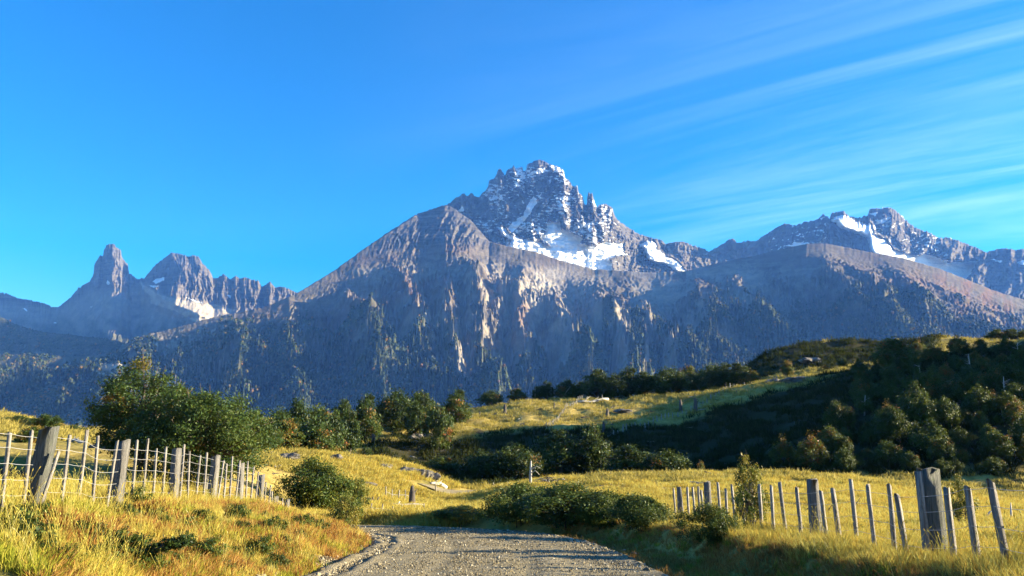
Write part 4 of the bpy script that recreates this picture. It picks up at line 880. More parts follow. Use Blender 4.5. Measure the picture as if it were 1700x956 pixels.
G1 = 'trees along the foot of the meadow'
for px, top, Y, w, k, lab in [
    (455, 668, 125, 70, 2, 'dark rounded tree just right of the broad green tree'),
    (492, 655, 135, 60, 0, 'dark tree standing behind the orange-tinted bush-like tree'),
    (470, 690, 105, 56, 3, 'orange-tinted low tree at the left knoll edge'),
    (533, 652, 140, 62, 4, 'olive crowned tree between the orange trees and the slim tree'),
    (520, 685, 112, 66, 0, 'low wide green tree above the left knoll'),
    (568, 655, 160, 40, 0, 'slim dark tree left of the round green tree'),
    (606, 646, 165, 48, 0, 'round bright green tree with dark stump beside it'),
    (660, 637, 178, 66, 2, 'large dome shaped tree with brown tinged top on the meadow edge'),
    (700, 634, 182, 42, 4, 'narrow upright tree behind the autumn tinted meadow tree'),
    (690, 658, 172, 34, 0, 'small green tree tucked under the dome shaped tree'),
    (727, 655, 160, 48, 4, 'autumn tinted tree casting a long shadow on the meadow'),
    (758, 639, 200, 46, 0, 'compact dark round tree right of the group at the meadow'),
    (545, 690, 122, 50, 4, 'shaded tree at the head of the dark gully'),
    (440, 700, 100, 50, 2, 'small olive tree on the knoll crest by the broad green tree'),
    (580, 672, 150, 36, 1, 'small green tree in front of the slim dark tree')]:
    tree_px(px, top + 7, Y, w * 0.92, K[k], lab, G1)
G2 = 'trees along the crest of the meadow'
for px, top, Y, w, k, lab in [
    (818, 646, 248, 32, 2, 'low green bush-like tree on the crest, leftmost of the crest row'),
    (858, 644, 252, 26, 3, 'small rusty red tree alone on the crest'),
    (893, 640, 252, 20, 1, 'left one of two little pointed crest trees'),
    (908, 632, 252, 22, 1, 'right one of two little pointed crest trees'),
    (940, 630, 252, 32, 0, 'feathery topped crest tree left of the fence end'),
    (963, 628, 254, 28, 4, 'dark crest tree next to the fence end'),
    (992, 612, 250, 46, 0, 'tall dark tree at the left end of the dense crest row'),
    (1018, 620, 246, 34, 1, 'olive tree in front of the dense crest row'),
    (1045, 608, 252, 38, 1, 'pointed light topped tree in the dense crest row'),
    (1072, 616, 255, 36, 0, 'darkest round tree in the middle of the dense crest row'),
    (1108, 608, 250, 58, 2, 'broad dark tree with bright right edge in the crest row'),
    (1145, 606, 262, 30, 3, 'pinkish brown tree peeping behind the crest row'),
    (1160, 616, 246, 26, 4, 'small yellow green tree before the crest row'),
    (1178, 602, 256, 44, 2, 'dark tree right of the pinkish tree in the crest row'),
    (1203, 602, 250, 36, 1, 'upright dark tree near the right end of the crest row'),
    (1228, 602, 245, 38, 0, 'bright green tree at the right end of the crest row'),
    (1250, 615, 240, 24, 3, 'low yellowish bush-like tree where the crest meets the rocky hill'),
    (1308, 598, 238, 18, 3, 'tiny orange tree on the lit plateau below the hill brow'),
    (1375, 606, 232, 26, 3, 'low brown tree on the plateau left of the thicket'),
    (1400, 592, 236, 16, 1, 'tiny dark pointed tree on the plateau left of the thicket')]:
    tree_px(px, top, Y, w, K[k], lab, G2)
G3 = 'trees of the valley floor in shade'
for px, top, Y, w, k, lab in [
    (930, 712, 140, 66, 0, 'round tree in the shade of the valley left of its neighbour'),
    (985, 706, 140, 56, 1, 'pointed tree in the valley shade with a faintly lit edge'),
    (860, 735, 132, 70, 2, 'broad black looking tree in the valley shade'),
    (800, 745, 135, 60, 2, 'low dark tree in the valley shade above the far road'),
    (608, 742, 118, 20, 1, 'small slim tree at the knoll edge before the dark gully'),
    (1045, 738, 132, 70, 0, 'dark tree in the valley shade right of the pointed tree'),
    (1110, 745, 128, 70, 2, 'dark broad tree low in the valley shade'),
    (740, 752, 138, 50, 4, 'dim tree in the gully above the far road'),
    (1165, 766, 104, 16, 3, 'tiny sunlit green tree at the meadow edge')]:
    tree_px(px, top, Y, w, K[k], lab, G3)

# thicket over the right hill
G4 = 'trees of the thicket on the right hill'
tr = np.random.default_rng(99); spots = []
for row, n, x0, x1 in [(592, 11, 1440, 1725), (606, 12, 1430, 1730), (620, 14, 1420, 1730), (636, 15, 1415, 1730), (652, 15, 1415, 1730), (668, 15, 1420, 1730), (690, 14, 1400, 1730), (712, 12, 1370, 1730), (738, 11, 1390, 1730), (762, 11, 1350, 1730), (782, 10, 1330, 1730)]:
    for i in range(n):
        px = x0 + (x1 - x0) * (i + tr.uniform(0.1, 0.9)) / n; spots.append((px, row + tr.uniform(-8, 8)))
for px, row in spots:
    x, y, z = seen(px, row, 100)
    if y > 300 or y < 108: continue
    ki = tr.choice(4, p=[0.36, 0.27, 0.25, 0.12]); k = KT[ki]; si = tr.integers(0, 3); wd = [2.2, 3.4, 4.8][si] * tr.uniform(0.8, 1.15); ht = wd * tr.uniform(0.75, 1.25)
    plant('thicket_tree', k, (x, y, z - 0.3), wd, ht, tr.uniform(0, 6.28), '%s %s thicket tree in the %s on the right hill' % (['low shrubby', 'medium sized', 'large bushy'][si], ['green', 'olive', 'dark green', 'orange tinted'][ki], 'upper rows' if row < 655 else ('middle rows' if row < 725 else 'shaded lower rows')), 'tree', G4)
tree_px(1485, 558, 190, 64, KT[0], 'green tree topping the left end of the thicket against the mountain', None, 'thicket_tree')
tree_px(1550, 572, 195, 40, KT[3], 'orange-topped tree standing out of the thicket', None, 'thicket_tree')
tree_px(1500, 680, 150, 34, KT[1], 'small yellow-green tree catching sun in front of the thicket', None, 'thicket_tree') if False else None
tree_px(1392, 668, 145, 36, KT[1], 'slim olive tree on the shaded slope left of the thicket', None, 'thicket_tree')
tree_px(1302, 725, 128, 38, KT[3], 'small yellowish tree catching light on the black slope', None, 'thicket_tree')
for i, (px, w) in enumerate([(1655, 30), (1680, 34), (1705, 34)]):
    tree_px(px, 546, 300, w, K[i % 3], ['leftmost of three dark trees on the right skyline', 'middle of three dark trees on the right skyline', 'dark skyline tree cut by the right picture edge'][i], 'trees on the right skyline')
for i, (px, row, h) in enumerate([(1435, 690, 4.0), (1530, 640, 4.5), (1612, 625, 5.0), (1668, 660, 4.0), (1690, 604, 4.6), (1585, 700, 3.6), (1495, 722, 3.4)]):
    x, y, z = seen(px, row, 100)
    g = Geo(); lx, ly = tr.normal(0, 0.3, 2); g.tube([(0, 0, -0.3), (lx * 0.4, ly * 0.4, h * 0.5), (lx, ly, h)], [0.16, 0.11, 0.04], 6, wob=0.1)
    for k in range(6):
        q = tr.uniform(0.4, 0.95); a_ = tr.uniform(0, 6.28); l_ = tr.uniform(0.5, 1.2); p_ = np.array([lx * q, ly * q, h * q]); g.tube([p_, p_ + np.array([math.cos(a_) * l_, math.sin(a_) * l_, l_ * 0.5])], [0.05, 0.012], 5)
    o = g.out('dead_tree', M['deadwood']); o.location = (x, y, z); tag(o, 'bare bleached dead tree among the thicket on the right hill', 'dead tree', 'dead trees in the thicket')
# left far field
for px, top, Y, w, k, lab in [(78, 684, 98, 34, 4, 'thin brownish tree on the far left field'), (30, 694, 100, 60, 2, 'low dark hedge-like tree at the far left'), (120, 705, 102, 40, 2, 'low bushy tree left of the big dark tree'),
                              (52, 722, 62, 40, 3, 'russet brown bush-like tree behind the leaning left post')]:
    tree_px(px, top, Y, w, K[k], lab, 'trees on the far left field')

# foreground shrubs
B = [Kind('shrub_a', 31, 2.6, 1.7, 0.05, 170, 20000, 0.05, 0.15, 0.72, 'bushleaf', orange=0.05, rad=0.022, nlimb=70, stems=4, spread=0.25, dens=0.10, lump=0.55),
     Kind('shrub_b', 32, 3.0, 1.6, 0.05, 180, 20000, 0.05, 0.10, 0.60, 'bushleaf', rad=0.022, nlimb=70, stems=4, spread=0.3, dens=0.10, lump=0.55),
     Kind('shrub_c', 33, 2.2, 1.6, 0.05, 100, 7000, 0.045, 0.40, 0.95, 'bushleaf', orange=0.15, rad=0.03, nlimb=36, stems=4, spread=0.2, dens=0.09),
     Kind('shrub_spiky', 36, 1.7, 2.3, 0.05, 70, 4200, 0.05, 0.35, 0.95, 'bushleaf', orange=0.25, rad=0.03, nlimb=40, stems=3, spread=0.2, dens=0.085, spiky=0.5, lump=0.45)]
GB = 'shrubs along the road'
for px, top, Y, w, k, rz, lab in [
    (525, 776, 850, 106, 0, 0.0, 'large dark green shrub at the end of the left fence'),
    (575, 818, 33, 56, 2, 1.0, 'yellow-green shrub at the foot of the large left shrub'),
    (590, 790, 52, 44, 2, 2.0, 'orange-tinted shrub right of the large left shrub'),
    (866, 804, 868, 112, 1, 0.5, 'black-green round shrub at the outside of the road bend'),
    (940, 812, 871, 150, 0, 2.4, 'wide olive shrub right of the black-green bend shrub'),
    (1070, 822, 877, 104, 1, 1.2, 'dark shrub at the far end of the right fence'),
    (1000, 826, 874, 104, 0, 5.1, 'low olive end of the bend shrubs, next to the dark one by the right fence'),
    (762, 842, 862, 76, 0, 3.0, 'low dark shrub beyond the road bend'),
    (800, 845, 43, 46, 2, 4.0, 'pale yellow shrub beyond the road bend'),
    (640, 846, 42, 36, 2, 5.0, 'small brown shrub left of the bend fence posts'),
    (715, 846, 43, 40, 2, 0.7, 'small grey-brown shrub at the roadside bend'),
    (1246, 756, 21, 66, 3, 0.3, 'spiky orange-tipped sapling behind the right fence post'),
    (1192, 848, 903, 84, 0, 0.9, 'dark thorny shrub before the right fence'),
    (1600, 786, 24, 40, 3, 1.9, 'small green sapling behind the right fence stave'),
    (680, 850, 42, 30, 2, 2.2, 'tiny dry shrub between the bend fence posts')]:
    if Y > 100: Y = seen(px, Y)[1]                       # given as the picture row of its foot
    tree_at(px, top, Y, w, B[k], rz, lab, 'shrub', 'shrub', GB, 0.05)
# little heath clumps on the left bank
heath = Kind('heath', 41, 0.8, 0.42, 0.02, 60, 2600, 0.028, 0.05, 0.7, 'bushleaf', orange=0.1, rad=0.01, nlimb=20, stems=3, spread=0.1, dens=0.10)
hl = ['grey green heath clump below the left fence branch', 'dark heath clump low on the left bank', 'dark heath clump above the pale flat stone', 'olive heath clump at the bank top', 'dark tuft at the bottom left bank', 'small dark heath clump halfway along the bank', 'round heath clump near the bank end', 'low green heath clump at the left picture edge', 'dim heath clump beside the white stick', 'brownish heath clump along the mid bank']
for i, (px, row, w) in enumerate([(218, 842, 60), (242, 920, 44), (215, 940, 46), (330, 870, 46), (90, 930, 50), (400, 886, 36), (455, 880, 40), (20, 870, 60), (70, 900, 36), (300, 900, 40)]):
    x, y, z = seen(px, row); sc_ = w / FPX * y
    plant('heath_clump', heath, (x, y, z - 0.03), sc_, sc_ * 0.5, rng.uniform(0, 6), hl[i], 'heath', 'heath clumps on the left bank')
hq = np.random.default_rng(61); n_h = 0
while n_h < 64:
    px = hq.uniform(0, 560); row = hq.uniform(max(855, 850 + (px - 300) * 0.06), 950)
    x, y, z = seen(px, row); d = float(dist_to(np.array([x]), np.array([y]), ROAD)[0])
    if d > -3.9: continue
    w_ = hq.uniform(0.22, 0.75); plant('heath_clump', heath, (x, y, z - 0.04), w_, w_ * hq.uniform(0.4, 0.6), hq.uniform(0, 6), 'small dark heath clump among the grass of the left roadside bank', 'heath', 'small heath clumps on the left bank'); n_h += 1
# ================================================================== FENCES
def box_post(name, mat, w, d, h, seed, parent, loc, lean=(0, 0), rz=0.0, cut=0.0, rough=0.06):
    r = np.random.default_rng(seed); n = 7; g = Geo(); V = []
    for i in range(n):
        t = i / (n - 1); z = -0.35 + (h + 0.35) * t; k = 1 - 0.10 * t
        for sx_, sy_ in ((-1, -1), (0.15, -1.03), (1, -1), (1.03, 0.1), (1, 1), (-0.1, 1.02), (-1, 1), (-1.02, -0.1)):
            zt = z + (cut * sx_ * w if i == n - 1 else 0) + (r.uniform(-0.02, 0.02) if i == n - 1 else 0)
            V.append((sx_ * w / 2 * k * (1 + r.uniform(-rough, rough)) + lean[0] * max(z, -0.1), sy_ * d / 2 * k * (1 + r.uniform(-rough, rough)) + lean[1] * max(z, -0.1), zt))
    Q = [[i * 8 + k, i * 8 + (k + 1) % 8, (i + 1) * 8 + (k + 1) % 8, (i + 1) * 8 + k] for i in range(n - 1) for k in range(8)]
    T = [[(n - 1) * 8, (n - 1) * 8 + k, (n - 1) * 8 + k + 1] for k in range(1, 7)]
    g.add(V, Q, T); o = g.out(name, mat, parent); o.location = loc; o.rotation_euler = (0, 0, rz); return o
def wires(parent, pts, heights, name='wire', rad=0.0045):
    for hgt in heights:
        g = Geo(); P = [np.array([p[0] + q[0] * hgt, p[1] + q[1] * hgt, p[2] + hgt]) for p, q in pts]
        out = []
        for a, b in zip(P[:-1], P[1:]):
            for t in (0, 0.33, 0.66): out.append(a * (1 - t) + b * t - np.array([0, 0, 0.012 * math.sin(math.pi * t)]))
        out.append(P[-1]); g.tube(out, [rad] * len(out), 4); g.out(name, M['wire'], parent)
FR = np.random.default_rng(5)

# left fence
lf = empty('wire_fence', (-8.1, 12.8, gz(-8.1, 12.8))); tag(lf, 'long left wire fence of grey posts and thin wooden staves along the bank', 'fence', 'roadside fences')
L0 = np.array(lf.location)
def lfx(y): return -7.85 - (y - 12.8) * 0.09
posts = [9.3, 12.75, 16.0, 19.4, 22.6, 25.8, 28.6, 31.2, 33.4]; wp = []
for i, y in enumerate(posts):
    x = lfx(y); z = gz(x, y); ln = [(0.02, 0), (0.10, 0.02), (0.03, 0.02), (0.0, 0), (0.06, 0), (-0.02, 0), (0.03, 0), (0.0, 0), (0.06, 0)][i]
    box_post('post', M['lichen'] if i == 1 else M['post'], [0.2, 0.26, 0.20, 0.17, 0.2, 0.16, 0.18, 0.16, 0.17][i], 0.19, [1.42, 1.38, 1.38, 1.42, 1.3, 1.34, 1.36, 1.34, 1.36][i], 600 + i, lf, Vector((x, y, z)) - lf.location, ln, FR.uniform(-0.35, -0.05), 0.1)
yb = 8.2; stv = []
while yb < 33.6:
    if min(abs(yb - p) for p in posts) > 0.16: stv.append(yb)
    yb += 0.62 if yb < 20 else 0.68
stv += [13.05, 16.35, 19.65]
for i, y in enumerate(sorted(stv)):
    x = lfx(y) - 0.03; z = gz(x, y); ln = (FR.normal(0.025, 0.035), FR.normal(0, 0.02)); h = FR.uniform(1.24, 1.48)
    box_post('stave', M['stave'], 0.05, 0.045, h, 700 + i, lf, Vector((x, y, z)) - lf.location, ln, FR.uniform(-0.35, 0.0), 0.0); wp.append(((x + 0.03 - L0[0], y - L0[1], z - L0[2]), ln))
wires(lf, wp, (0.30, 0.54, 0.78, 1.02, 1.22), rad=0.003)
# leaning brace beside the thick post
br = Geo(); z = gz(-7.9, 12.7); br.tube([(-7.68 - L0[0], 12.55 - L0[1], z - 0.2 - L0[2]), (-7.53 - L0[0], 12.62 - L0[1], z + 0.55 - L0[2]), (-7.47 - L0[0], 12.7 - L0[1], z + 1.0 - L0[2])], [0.03, 0.028, 0.024], 6); br.out('brace', M['stave'], lf)

# second fence behind it, across the field
sf = empty('wire_fence', (*gpt(255, 58),)); tag(sf, 'second smaller stave fence crossing the field behind the left fence', 'fence', 'roadside fences')
A_ = [gpt(255, 58), gpt(352, 38.5), gpt(400, 36), gpt(478, 34.5)]; S0 = np.array(sf.location); wp = []; k = 0
for a, b in zip(A_[:-1], A_[1:]):
    L_ = math.hypot(b[0] - a[0], b[1] - a[1]); nn = max(2, int(L_ / 0.75))
    for i in range(nn):
        t = i / nn; x = a[0] + (b[0] - a[0]) * t; y = a[1] + (b[1] - a[1]) * t; z = gz(x, y); big = (k % 5 == 2)
        ln = (FR.normal(0.03, 0.03), 0)
        box_post('post' if big else 'stave', M['post'] if big else M['stave'], 0.2 if big else 0.055, 0.17 if big else 0.05, FR.uniform(1.1, 1.3), 800 + k, sf, Vector((x, y, z)) - sf.location, ln, FR.uniform(-0.3, 0.3), 0.1)
        wp.append(((x - S0[0], y - S0[1], z - S0[2]), ln)); k += 1
wires(sf, wp, (0.4, 0.75, 1.05), rad=0.003)

# right fence
rf = empty('wire_fence', (6.2, 11.5, gz(6.2, 11.5))); tag(rf, 'right roadside wire fence with one thick lichen-covered post', 'fence', 'roadside fences')
R0 = np.array(rf.location); wp = []
def rfx(y): return 6.2 + (y - 11.5) * 0.033
rposts = [(8.0, 0.2), (11.5, 0.27), (16.4, 0.20), (21.4, 0.20), (26.6, 0.20), (31.6, 0.18)]
for i, (y, wdt) in enumerate(rposts):
    x = rfx(y); z = gz(x, y)
    box_post('post', M['lichen'] if i == 1 else M['post'], wdt, 0.2, [1.3, 1.36, 1.3, 1.28, 1.3, 1.2][i], 900 + i, rf, Vector((x, y, z)) - rf.location, [(0, 0), (-0.015, 0), (-0.01, 0), (0, 0), (-0.01, 0), (-0.06, 0)][i], FR.uniform(-0.1, 0.15), 0.03)
ysv = [7.2, 8.5, 9.1, 9.75, 10.4, 10.95, 12.2, 12.9, 13.6, 14.4, 15.1, 15.75, 17.4, 18.4, 19.4, 20.4, 22.0, 22.9, 23.9, 25.0, 27.3, 28.2, 29.2, 30.2, 32.3, 33.2]
for i, y in enumerate(ysv):
    x = rfx(y) + FR.normal(0, 0.04); z = gz(x, y); ln = (FR.normal(-0.05, 0.03), FR.normal(0, 0.02)); h = FR.uniform(1.05, 1.28)
    box_post('stave', M['stave'], FR.uniform(0.06, 0.085), 0.06, h, 950 + i, rf, Vector((x, y, z)) - rf.location, ln, FR.uniform(0.2, 0.9), FR.uniform(-0.3, 0.3), 0.16)
    wp.append(((x - R0[0] - 0.04, y - R0[1], z - R0[2]), ln))
box_post('stave', M['stave'], 0.09, 0.09, 1.33, 990, rf, Vector((rfx(11.45) - 0.165, 11.45, gz(6.0, 11.4))) - rf.location, (-0.012, 0), 0.1, 0.0)
wires(rf, sorted(wp, key=lambda q: q[0][1]), (0.3, 0.55, 0.8, 1.02), rad=0.003)

# far fences: rows of small posts, copies of one post mesh
fp = box_post('post', M['stave'], 0.16, 0.16, 1.5, 1234, None, (0, 0, 0)); far_post_mesh = fp.data; bpy.data.objects.remove(fp)
def far_fence(label, pts, step, hs=1.0, ws=1.0, wire=True):
    P = [seen(*p) if len(p) == 2 else gpt(p[0], p[2]) for p in pts]
    root = empty('post_fence', P[0]); tag(root, label, 'fence', 'far fences'); wp = []
    for a, b in zip(P[:-1], P[1:]):
        nn = max(1, int(math.hypot(b[0] - a[0], b[1] - a[1]) / step))
        for i in range(nn):
            t = (i + FR.uniform(-0.15, 0.15)) / nn; x = a[0] + (b[0] - a[0]) * t; y = a[1] + (b[1] - a[1]) * t; z = gz(x, y)
            o = link('post', far_post_mesh, root); o.location = Vector((x, y, z)) - root.location; k = FR.uniform(0.8, 1.15) * hs
            o.scale = (ws * FR.uniform(0.8, 1.3), ws, k); o.rotation_euler = (FR.normal(0, 0.05), FR.normal(0, 0.06), FR.uniform(0, 6)); wp.append(((x - P[0][0], y - P[0][1], z - P[0][2]), (0, 0)))
    if wire and len(wp) > 1: wires(root, wp, (0.9 * hs,), rad=0.012)
far_fence('short row of thin posts beside the road bend', [(572, 0, 46), (722, 0, 50)], 0.75, 0.62, 0.38)
far_fence('faint row of tiny posts on the left knoll foot', [(640, 0, 68), (692, 0, 72)], 0.9, 0.85, 0.5)
far_fence('fence climbing the sunlit meadow to the crest trees', [(905, 0, 185), (940, 0, 215), (975, 0, 248)], 2.2, 0.9, 1.1)
far_fence('long fence rising from the shaded slope to the lit plateau', [(1010, 0, 172), (1110, 0, 195), (1200, 0, 214), (1300, 0, 240)], 2.0, 0.95, 1.2)
far_fence('short fence at the plateau edge left of the thicket', [(1372, 0, 236), (1412, 0, 238)], 2.0, 0.9, 1.1)
far_fence('fence on the right skyline below the three dark trees', [(1632, 0, 285), (1712, 0, 290)], 1.9, 1.0, 1.2)
far_fence('white posts beside the far bit of road', [(822, 0, 104), (852, 0, 106)], 1.0, 0.7, 0.9)
far_fence('two lone posts where the far road appears', [(726, 0, 92), (757, 0, 93)], 1.9, 0.75, 0.7)

# ================================================================== DEAD WOOD AND STONES
def log(name, pts, rads, mat, label, cat='log', group=None, branches=(), parts=True):
    P = np.array(pts, float); o = empty(name, tuple(P[0])); tag(o, label, cat, group)
    g = Geo(); g.tube(P - P[0], rads, 9, wob=0.14); tk = g.out('trunk', mat, o)
    for bp in branches:
        b = np.array(bp, float); g = Geo(); g.tube(b - P[0], list(np.linspace(rads[0] * 0.45, rads[0] * 0.12, len(b))), 6, wob=0.1); g.out('branch', mat, tk)
    return o
def lay(px0, Y0, px1, Y1, r0, r1, mat, label, lift=0.3, nb=3, group=None):
    a = np.array(gpt(px0, Y0)); b = np.array(gpt(px1, Y1)); P = []
    for t in np.linspace(0, 1, 6):
        p = a * (1 - t) + b * t; p[2] = gz(p[0], p[1]) + r0 * 0.55 + lift * math.sin(t * 3.0) * 0.4; P.append(p)
    br = []; d = b - a
    for i in range(nb):
        q = P[1 + i % 4]; e = q + np.array([FR.normal(0, 0.4), FR.normal(0, 0.4), FR.uniform(0.3, 0.9)]) * max(0.5, np.linalg.norm(d) * 0.16) + d * 0.1
        br.append([q, (q + e) / 2 + np.array([0, 0, 0.1]), e])
    return log('fallen_log', P, list(np.linspace(r0, r1, 6)), mat, label, 'log', group, br)
GLG = 'fallen logs'
lay(648, 60, 704, 61, 0.24, 0.34, M['deadwood'], 'bleached white log lying in the meadow beyond the bend', 0.2, 3, GLG)
lay(598, 61, 632, 61, 0.22, 0.12, M['darkwood'], 'dark root end left of the bleached white log', 0.4, 5, GLG)
lay(1535, 28, 1780, 27, 0.10, 0.15, M['deadwood'], 'long grey log lying behind the right fence', 0.1, 3, GLG)
lay(1290, 40, 1500, 39, 0.07, 0.10, M['darkwood'], 'thin dark branch lying in the right pasture', 0.1, 3, GLG)
lay(1180, 34, 1235, 34, 0.10, 0.16, M['deadwood'], 'pale log behind the right fence posts', 0.2, 2, GLG)
lay(845, 250, 1060, 252, 0.25, 0.35, M['deadwood'], 'long pale log pile along the crest of the meadow', 0.3, 6, GLG)
lay(960, 232, 1010, 236, 0.3, 0.4, M['deadwood'], 'pale fallen trunk by the upper end of the meadow fence', 0.4, 5, GLG)
lay(1055, 80, 1110, 82, 0.08, 0.12, M['darkwood'], 'small dark branch on the lit meadow crest', 0.3, 4, GLG)
lay(985, 76, 1040, 79, 0.08, 0.12, M['darkwood'], 'dark twiggy branch on the meadow behind the bend shrubs', 0.3, 4, GLG)
lay(715, 98, 740, 101, 0.15, 0.3, M['deadwood'], 'pale dead trunk on the knoll end above the far road', 0.6, 4, GLG)
lay(118, 70, 140, 68, 0.12, 0.16, M['deadwood'], 'short white log in the left field', 0.3, 2, GLG)
lay(150, 58, 190, 57, 0.2, 0.26, M['darkwood'], 'dark log in the left field beside the big tree', 0.2, 2, GLG)
# stick on the bank
a = seen(12, 901); b = seen(48, 913); log('white_stick', [(a[0], a[1], a[2] + 0.10), ((a[0] + b[0]) / 2, (a[1] + b[1]) / 2, (a[2] + b[2]) / 2 + 0.12), (b[0], b[1], b[2] + 0.10)], [0.022, 0.028, 0.03], M['deadwood'], 'short white stick on the grassy left bank', 'stick')
# dead snag and brush heap by the bend
x, y, z = gpt(880, 74); sn = log('dead_snag', [(x, y, z - 0.3), (x + 0.05, y, z + 1.3), (x + 0.1, y, z + 2.6)], [0.16, 0.13, 0.07], M['deadwood'], 'bare pale snag standing above the bend shrubs', 'snag', None, [[(x + .06, y, z + 1.7), (x + .6, y, z + 2.1), (x + 1.0, y, z + 1.9)], [(x + .05, y, z + 1.4), (x + 0.5, y - .2, z + 1.7), (x + 0.9, y, z + 1.3)]])
hx, hy, hz = gpt(908, 75); hp = empty('brush_heap', (hx, hy, hz)); tag(hp, 'heap of dead grey branches beside the bare snag', 'brushwood')
for i in range(34):
    g = Geo(); a = FR.uniform(0, 6.28); l = FR.uniform(0.7, 1.7); c = np.array([FR.normal(0, 0.7), FR.normal(0, 0.4), FR.uniform(0.0, 0.7)]); d = np.array([math.cos(a), math.sin(a) * 0.6, FR.uniform(-0.3, 0.4)]) * l / 2
    g.tube([c - d, c + np.array([0, 0, 0.22]), c + d], [0.05, 0.045, 0.015], 5); g.out('branch', M['darkwood'] if i % 3 else M['deadwood'], hp)
# broken leafy branch hanging before the left fence
x, y, z = gpt(235, 11.6); bb = empty('broken_branch', (x, y, z)); tag(bb, 'dark broken leafy branch leaning out before the left fence', 'branch')
g = Geo(); pth = np.array([(-0.35, 0, -0.05), (0, 0, 0.12), (0.3, 0.05, 0.32), (0.62, 0.1, 0.44)]); g.tube(pth, [0.025, 0.022, 0.016, 0.006], 6)
for i in range(14):
    t = FR.uniform(0.2, 1); k = int(t * 2.999); p = pth[k] * (1 - (t * 3 - k)) + pth[min(k + 1, 3)] * (t * 3 - k); e = p + np.array([FR.normal(0.08, 0.1), FR.normal(0, 0.1), FR.normal(0.03, 0.07)]); g.tube([p, e], [0.009, 0.003], 4)
g.out('limb', M['bark'], bb)
me, _ = crown_mesh('broken_branch_leaves', 71, 0.5, 0.22, 0.0, 26, 1500, 0.026, 0.0, 0.35, M['bushleaf'], dens=0.12)
for i, (ox, oz) in enumerate([(0.05, 0.12), (0.35, 0.30), (0.55, 0.36), (-0.2, -0.02)]):
    o = link('foliage', me, bb); o.location = (ox, 0.05, oz - 0.08); o.rotation_euler = (0, 0, i * 1.3); o.scale = (0.8,) * 3
# broken dead branches strewn over the cleared meadows
LT = []
for i in range(4):
    r_ = np.random.default_rng(270 + i); g_ = Geo(); l = 1.0
    g_.tube([(-l, 0, 0.02), (-l * 0.3, 0.1 * r_.normal(), 0.10), (l * 0.4, 0.1 * r_.normal(), 0.12), (l, 0.05, 0.05)], [0.10, 0.09, 0.07, 0.03], 6, wob=0.15)
    for k in range(3):
        x_ = r_.uniform(-0.6, 0.8); g_.tube([(x_, 0, 0.1), (x_ + r_.normal(0.2, 0.2), r_.normal(0, 0.25), r_.uniform(0.25, 0.55))], [0.04, 0.012], 5)
    o_ = g_.out('litter_shape_%d' % i, M['darkwood'] if i < 3 else M['deadwood']); COL.objects.unlink(o_); LT.append(o_)
Xl, Yl, Zl = sow(1100, 64, 265, -0.32, 0.3, lambda X, Y: (np.abs(dist_to(X, Y, ROAD2)) > 4) & (fbm(X / 12, Y / 12, 531, 3) > 0.02))
scatter('deadwood_litter', np.stack([Xl, Yl, Zl], -1), rng.normal(0, 0.7, len(Xl)), rng.uniform(0.35, 1.0, len(Xl)) * (0.55 + Yl / 240), LT, 'broken dead branches strewn over the knoll and meadow', 'deadwood', 0.15)
# stumps on the far meadow
def stump(px, Y, h, w, label, mat='darkwood'):
    x, y, z = gpt(px, Y); g = Geo(); n = 5
    g.tube([(0, 0, -0.3), (0.02, 0, h * 0.3), (0.05, 0, h * 0.7), (0.02, 0, h)], [w * 1.5, w, w * 0.85, w * 0.45], 7, wob=0.2)
    g.tube([(0.03, 0, h * 0.55), (w * 1.6, 0, h * 0.85)], [w * 0.4, w * 0.12], 5, wob=0.1)
    o = g.out('tree_stump', M[mat]); o.location = (x, y, z); return tag(o, label, 'stump', 'stumps on the meadow')
for px, Y, h, w, lab in [(778, 212, 1.6, 0.2, 'left of two small dark stumps near the compact round tree'), (796, 212, 1.9, 0.22, 'right of two small dark stumps near the compact round tree'), (838, 214, 2.6, 0.45, 'reddish brown stump alone in the upper meadow'),
                         (920, 214, 2.0, 0.25, 'dark stump beside the meadow fence'), (1008, 205, 2.2, 0.45, 'thick dark stump in the middle of the meadow'), (1130, 205, 3.4, 0.5, 'tall twin-looking dark stump on the shaded slope'),
                         (1155, 196, 3.6, 0.55, 'tall dark dead stump on the shaded slope beside the fence'), (1115, 240, 2.0, 0.3, 'pale brown stump before the dense crest row'), (619, 160, 2.2, 0.4, 'dark stump under the round bright green tree'),
                         (683, 64, 1.8, 0.28, 'black stump in the meadow above the bleached log'), (1002, 178, 2.4, 0.4, 'dark stump where the meadow falls into shade')]:
    stump(px, Y, h, w, lab)
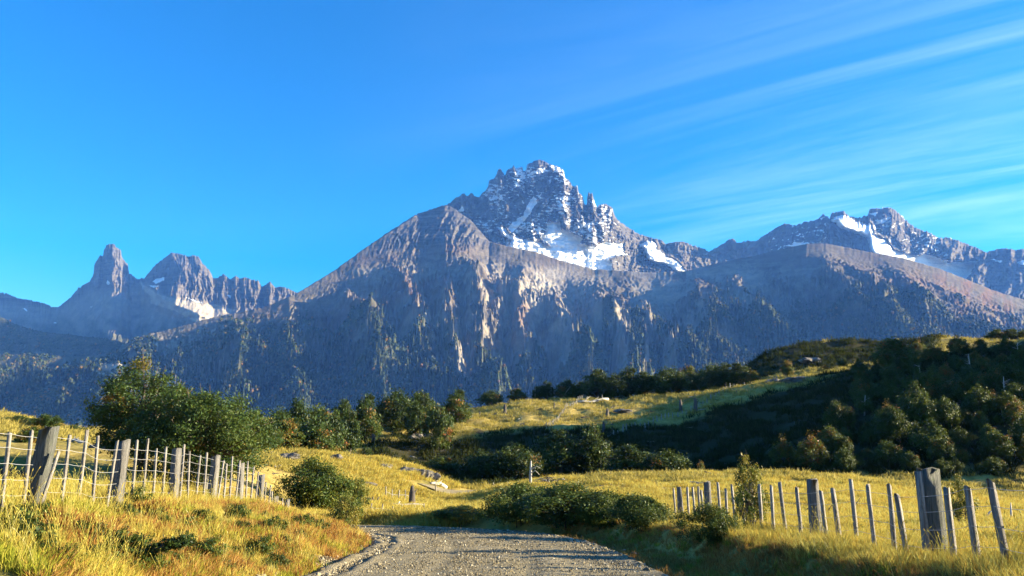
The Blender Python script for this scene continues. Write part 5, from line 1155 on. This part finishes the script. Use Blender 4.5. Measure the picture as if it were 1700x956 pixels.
# boulders
RK = [rock_mesh('boulder_shape_%d' % i, 300 + i, 3, None, 0.34, 0.7) for i in range(4)]
def boulder(px, Y, w, h, k, label, mode=None):
    x, y, z = gpt(px, Y) if mode is None else seen(px, mode); o = link('boulder', RK[k]); s = w / FPX * y / 2
    o.location = (x, y, z + s * h * 0.25); o.scale = (s, s * 0.9, s * h); o.rotation_euler = (0, 0, FR.uniform(0, 6)); return tag(o, label, 'boulder', 'rocks')
for px, Y, w, h, k, lab in [(700, 100, 26, 0.9, 0, 'grey rock on the right end of the left knoll'), (716, 102, 30, 1.0, 1, 'fractured rock at the tip of the left knoll'), (675, 100, 30, 0.6, 2, 'low flat rock on the knoll crest'), (640, 99, 24, 0.6, 3, 'small rock on top of the left knoll'),
                            (690, 172, 26, 0.7, 1, 'pale rock outcrop at the dark gully head'), (712, 174, 28, 0.7, 0, 'brown rock outcrop right of the pale one at the gully'), (1320, 205, 44, 0.45, 2, 'wide dark rock ledge under the lit plateau'), (1285, 212, 30, 0.6, 3, 'rock outcrop at the left end of the plateau'),
                            (1345, 262, 34, 0.5, 0, 'dark rocky knob on the hill brow'), (560, 96, 22, 0.9, 1, 'single rock on the knoll crest near the gully'), (480, 85, 36, 0.5, 3, 'dark low rock on the left knoll slope'), (605, 80, 30, 0.5, 2, 'dark rock in the middle of the knoll slope'),
                            (1035, 210, 26, 0.35, 2, 'flat grey rock beside the thick meadow stump')]:
    boulder(px, Y, w, h, k, lab)
boulder(355, 0, 46, 0.22, 1, 'pale flat stone at the foot of the left bank', 948)

# ================================================================== HAZE
hz = Mat('haze_air'); pv = hz.n('ShaderNodeVolumePrincipled'); pv.inputs['Color'].default_value = (0.11, 0.32, 1.0, 1); pv.inputs['Absorption Color'].default_value = (1, 1, 1, 1); pv.inputs['Density'].default_value = 3.0e-5; pv.inputs['Anisotropy'].default_value = 0.0
hz.L(pv.outputs[0], hz.outn.inputs['Volume'])
x0, x1, y0_, y1_, z0_, z1_ = -9300, 9300, -60, 10900, -140, 3000
HV = [(x0, y0_, z0_), (x1, y0_, z0_), (x1, y1_, z0_), (x0, y1_, z0_), (x0, y0_, z1_), (x1, y0_, z1_), (x1, y1_, z1_), (x0, y1_, z1_)]
ho = build('haze', HV, np.array([[0, 3, 2, 1], [4, 5, 6, 7], [0, 1, 5, 4], [1, 2, 6, 5], [2, 3, 7, 6], [3, 0, 4, 7]]), hz.m)
tag(ho, 'thin blue haze in front of the mountains', 'haze', None, 'stuff')
